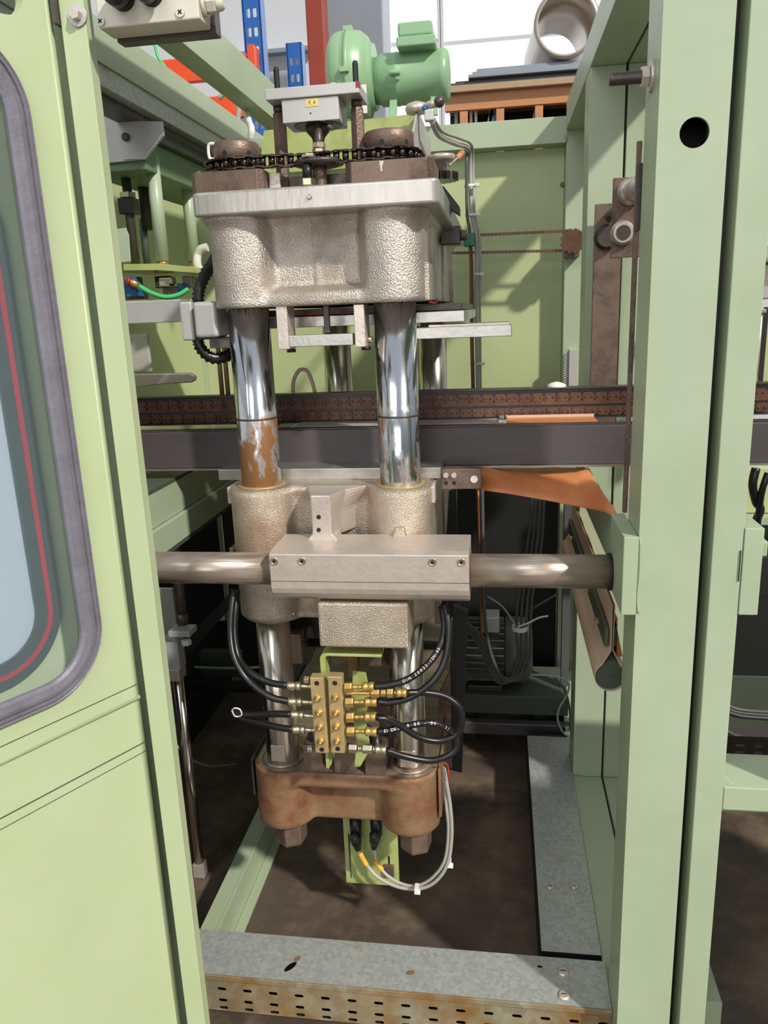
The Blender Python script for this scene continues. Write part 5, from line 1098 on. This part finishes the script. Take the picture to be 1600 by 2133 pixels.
cable('sensor_cable', 'grey cable sweeping from the left sensor plug around to the right side plate', 'cable', [(747, 1772, 1.565), (760, 1795, 1.56), (785, 1825, 1.55), (825, 1846, 1.54), (868, 1852, 1.53), (905, 1838, 1.52), (932, 1800, 1.51), (941, 1740, 1.50), (938, 1680, 1.49), (930, 1630, 1.48), (925, 1600, 1.48)], .0042, CABG)
cable('sensor_cable', 'grey cable sweeping from the right sensor plug inside the other one', 'cable', [(780, 1768, 1.565), (786, 1795, 1.56), (805, 1822, 1.55), (840, 1842, 1.54), (872, 1844, 1.53), (903, 1826, 1.52), (927, 1790, 1.51), (934, 1730, 1.50), (930, 1680, 1.49), (926, 1630, 1.49)], .0038, CABG)
for i, (x, y, x2, y2, l) in enumerate(((750, 1776, 764, 1802, 'yellow sleeve on the left sensor cable'), (782, 1792, 796, 1812, 'yellow sleeve on the right sensor cable'))):
    obj('shrink_sleeve', MB().tube([at(x, y, 1.558), at((x+x2)/2-1, (y+y2)/2, 1.556), at(x2, y2, 1.554)], .0062, 10), YEL, None, 0, l, 'sleeve')
for x, y, l in ((868, 1850, 'white cable tie at the bottom of the cable sweep'), (936, 1795, 'white cable tie on the right of the cable sweep')):
    c = at(x, y, 1.52); obj('cable_tie', MB().box(c.x-.0045, c.x+.0045, 1.508, 1.53, c.z-.008, c.z+.006).box(c.x+.003, c.x+.009, 1.51, 1.52, c.z-.01, c.z-.002), WHT, None, .001, l, 'cable tie')
obj('red_seal', MB().tube([at(918, 1592, 1.468), at(928, 1590, 1.468), at(934, 1600, 1.468), at(935, 1625, 1.468)], .0016, 6), REDP, None, 0, 'thin red seal line at the upper right corner of the bottom crosshead', 'seal')
# ================================================================== motor at the back
MYc = 2.6; c = at(1040, 1352, MYc)
mo = thing('electric_motor', 'dark finned electric motor at the back below the shaft', 'motor', (c.x, MYc, c.z-.1))
xa, xb, xc = at(970, 1350, MYc).x, at(1052, 1350, MYc).x, at(1108, 1350, MYc).x; rr_ = .112
obj('motor_core', MB().cyl((xa, MYc, c.z), (xb, MYc, c.z), rr_-.016, n=32), MOT, mo)
fi = []
for k in range(28):
    a = 2*pi*k/28; d = Vector((0, cos(a), sin(a))); fi.append(obj('cooling_fin', MB().obox(Vector(((xa+xb)/2, MYc, c.z))+d*(rr_-.007), (1, 0, 0), d.cross(Vector((1, 0, 0))), d, (xb-xa)/2-.004, .0025, .0095), MOT, mo))
obj('fan_cowl', MB().lathe((xb+.0005, MYc, c.z), (xc, MYc, c.z), [(0, rr_+.006), (.75, rr_+.004), (1, rr_*.72)], 36), MOT, mo)
p = at(1022, 1292, MYc-.1); obj('terminal_box', MB().box(p.x-.035, p.x+.03, MYc-.09, MYc-.01, c.z+rr_-.012, c.z+rr_+.045), GRYP, mo, .004)
mz_ = c.z-rr_-.008
obj('motor_foot', MB().box(xa+.01, xb-.01, MYc-.09, MYc+.09, mz_, mz_+.02), DST, mo, .002)
tb_ = thing('motor_base', 'dim green motor base on a dark channel at the back', 'base', (c.x, MYc, .02)); obj('base_box', MB().box(xa-.03, xc+.12, MYc-.12, MYc+.12, mz_-.07, mz_-.0005), GDK, tb_, .002); obj('channel', MB().box(xa-.05, xc+.14, MYc-.16, MYc-.125, mz_-.13, mz_-.085), RAIL, tb_, .004)
obj('foot_post', MB().box(xa, xa+.04, MYc-.1, MYc+.1, .001, mz_-.0705), INK, tb_); obj('foot_post', MB().box(xc, xc+.04, MYc-.1, MYc+.1, .001, mz_-.0705), INK, tb_)
simple('grey_post', 'thin grey vertical profile left of the rear green post', 'profile', 1172, 1050, 1188, 1430, 2.55, .03, CABD)
for k, (dx, r_) in enumerate(((0, .005), (10, .005), (20, .006), (29, .005))):
    cable('dark_cable', ('leftmost', 'second', 'third', 'rightmost')[k]+' cable of the tied bundle looping under the motor front', 'cable', [(1110+dx*.8, 1040, 2.4), (1098+dx, 1140, 2.42), (1080+dx, 1240, 2.42), (1076+dx, 1310, 2.42), (1078+dx*.9, 1370, 2.42), (1066+dx*.7, 1410, 2.42), (1046+dx*.5, 1424-dx*.3, 2.42), (1026+dx*.3, 1408-dx*.4, 2.43), (1000+dx*.3, 1350-dx*.6, 2.44), (972, 1310-dx*.5, 2.46)], r_, CABD, 'bundle of dark cables round the motor')
cable('thin_pipe', 'brown thin pipe hanging down in front of the motor left end', 'pipe', [(996, 1020, 2.3), (999, 1150, 2.3), (1001, 1250, 2.3), (1003, 1330, 2.3)], .004, CABO)
cable('dark_cable', 'dark cable hanging right of the brown pipe before the motor', 'cable', [(1004, 1000, 2.3), (1007, 1180, 2.3), (1010, 1290, 2.3), (1022, 1360, 2.35), (1048, 1420, 2.38)], .006, CABD)
cable('green_wire', 'thin green earth wire from the terminal box to the cable tie', 'wire', [(1015, 1242, 2.4), (1045, 1262, 2.38), (1066, 1290, 2.38), (1074, 1305, 2.38)], .0028, GM)
cable('tie_tail', 'long white tie tail sticking right from the cable bundle', 'cable tie', [(1078, 1306, 2.38), (1100, 1298, 2.38), (1122, 1287, 2.38), (1142, 1283, 2.38)], .003, WHT)
obj('cable_tie', MB().lathe(at(1083, 1312, 2.42), at(1083, 1303, 2.42), [(0, .026), (1, .026), (1, .022), (0, .022), (0, .026)], 16), WHT, None, 0, 'white tie wrapped round the motor cable bundle', 'cable tie')
cable('green_wire', 'green wire curving down beside the rear green post', 'wire', [(1105, 1405, 2.4), (1150, 1408, 2.4), (1183, 1420, 2.4), (1182, 1445, 2.4), (1165, 1475, 2.4), (1162, 1500, 2.4), (1172, 1525, 2.4), (1182, 1536, 2.4)], .0035, GM)
cable('dark_cable', 'dark cable beside the green wire at the rear post', 'cable', [(1155, 1410, 2.42), (1178, 1440, 2.42), (1188, 1490, 2.42), (1186, 1535, 2.42)], .004, CABD)
obj('cable_tie', MB().box(at(1176, 1534, 2.38).x, at(1192, 1534, 2.38).x, 2.38, 2.40, at(1180, 1538, 2.38).z, at(1180, 1530, 2.38).z), WHT, None, .001, 'white tie at the lower end of the green wire', 'cable tie')
cable('grey_cable', 'grey diagonal cable behind the motor bundle', 'cable', [(1098, 1275, 2.5), (1130, 1255, 2.5), (1160, 1238, 2.5)], .004, CABD)
# white loops behind left top beams
cable('white_cable', 'curved white cable standing up between the green top beams', 'cable', [(456, 205, 2.93), (470, 192, 2.93), (490, 198, 2.93), (498, 225, 2.93), (496, 250, 2.93), (498, 290, 2.93)], .009, CABG)
cable('grey_plug_cable', 'grey cable end with plug behind the left collar', 'cable', [(522, 290, 2.2), (524, 268, 2.2), (519, 255, 2.25), (514, 236, 2.3)], .009, WHT)
cable('green_air_line', 'light green air line behind the left top beam', 'hose', [(322, 92, 3.2), (330, 120, 3.2), (345, 140, 3.2)], .006, HOSEG)
# ================================================================== neighbouring machine at the right edge
n1 = thing('neighbour_beam', 'olive green beam inside the next machine at the right edge', 'beam', (.7, 2.2, 1.0))
b = fr(1500, 975, 1680, 1062, 2.3, .05); obj('beam', MB().box(.452, b[1]+.3, 2.3, 2.35, b[4]-.01, b[5]), GB, n1, .002); obj('beam_ledge', MB().box(.452, b[1]+.3, 2.26, 2.2995, b[4]-.035, b[4]-.0105), G, n1, .002)
b = fr(1500, 1070, 1680, 1700, 2.6, .02); obj('shade_sheet', MB().box(.46, 1.8, 2.6, 2.62, 0, 1.05), INK, n1)  # sheet coloured near black in place of the shade inside the next machine
t, _ = simple('grey_duct', 'grey steel housing inside the next machine at the right edge', 'housing', 1560, 548, 1700, 622, 2.0, .3, MACH, .004)
t, _ = simple('green_hood', 'green hood above the grey housing at the right edge', 'hood', 1555, 500, 1700, 545, 1.95, .4, G, .01)
for i, (x0, x1, l) in enumerate(((1568, 1574, 'left thin steel rod at the right photo edge'), (1577, 1584, 'right thin steel rod with a star nut at the right photo edge'))):
    b = fr(x0, 640, x1, 805, 1.8, .02); t = thing('thin_rod', l, 'rod', (b[0], 1.8, b[4])); xc = (b[0]+b[1])/2; obj('rod', MB().cyl((xc, 1.8, b[4]), (xc, 1.8, b[5]), .0035), MACH, t)
    for z in (b[4]+.004, b[5]-.012): hb = MB(); hexnut(hb, (xc, 1.797, z), (xc, 1.797, z+.008), .009); obj('rod_nut', hb, ZINC, t)
simple('dark_post', 'black narrow post behind the thin rods at the right edge', 'post', 1578, 640, 1596, 800, 1.9, .02, INK)
simple('green_side_sheet', 'lime green sheet at the right photo edge behind the rods', 'panel', 1440, 640, 1760, 800, 2.7, .01, GB)
cable('black_cable', 'thick black cable looping below the beam at the right edge', 'cable', [(1575, 975, 1.7), (1568, 1010, 1.7), (1575, 1045, 1.72), (1584, 1062, 1.74), (1568, 1100, 1.76), (1556, 1140, 1.8)], .009, RUB)
cable('black_cable', 'second black cable crossing the thick one at the right edge', 'cable', [(1600, 985, 1.7), (1588, 1020, 1.7), (1582, 1058, 1.72), (1578, 1095, 1.74), (1572, 1140, 1.78)], .007, RUB)
simple('pivot_lug', 'small green lug with nut beside the welded bracket', 'lug', 1572, 1128, 1600, 1160, 1.42, .03, G, .003)
simple('dark_motor_block', 'dark block below the green lug at the right edge', 'block', 1572, 1162, 1640, 1240, 1.5, .05, INK)
for k in range(3): cable('black_cable', ('upper', 'middle', 'lower')[k]+' thin black cable sagging low at the right edge', 'cable', [(1500, 1462+k*6, 1.9), (1540, 1478+k*6, 1.9), (1610, 1484+k*6, 1.9)], .005, CABD)
cable('green_cable', 'dark green cable on the neighbouring tray at the right edge', 'cable', [(1500, 1515, 1.8), (1540, 1535, 1.8), (1620, 1548, 1.8)], .006, GDK)
t = thing('cable_tray', 'dark slotted cable tray in the neighbouring bay at the right edge', 'cable tray', (.7, 1.75, .5)); b = fr(1500, 1535, 1640, 1577, 1.75, .1)
slotted(t, .452, .95, 1.75, b[4], b[5], (b[4]+.008, b[4]+.026), .042, .022, .007, m=DST); obj('tray_floor', MB().box(.452, .95, 1.752, 1.9, b[4], b[4]+.001), RAIL, t)
obj('tray_contents', MB().box(.452, .95, 1.9, 1.91, b[4], b[5]+.08), GDK, t)
b = fr(1500, 1580, 1640, 1640, 1.5, .01); t = thing('depth_plate', 'lime green plate above the lower cross beam at the right edge', 'plate', (.6, 1.5, b[4])); obj('plate', MB().box(.452, 1.2, 1.55, 1.56, at(1550, 1640, 1.55).z-.06, at(1550, 1578, 1.55).z), GB, t)
# panel added out of view at the right to keep sun off the floor
ng = thing('sun_blocker', 'unseen green panel added at the right to block the sun', 'guard door', (1.0, 1.24, 0))
obj('blocker_sheet', MB().box(.52, 1.6, 1.225, 1.24, .04, 1.12), GD, ng, .002); obj('blocker_handle', MB().tube([(.56, 1.224, .9), (.56, 1.19, .9), (.56, 1.19, 1.0), (.56, 1.224, 1.0)], .006, 8, 1), BLK, ng)
obj('blocker_foot', MB().box(.52, 1.6, 1.225, 1.24, 0, .0395), INK, ng)
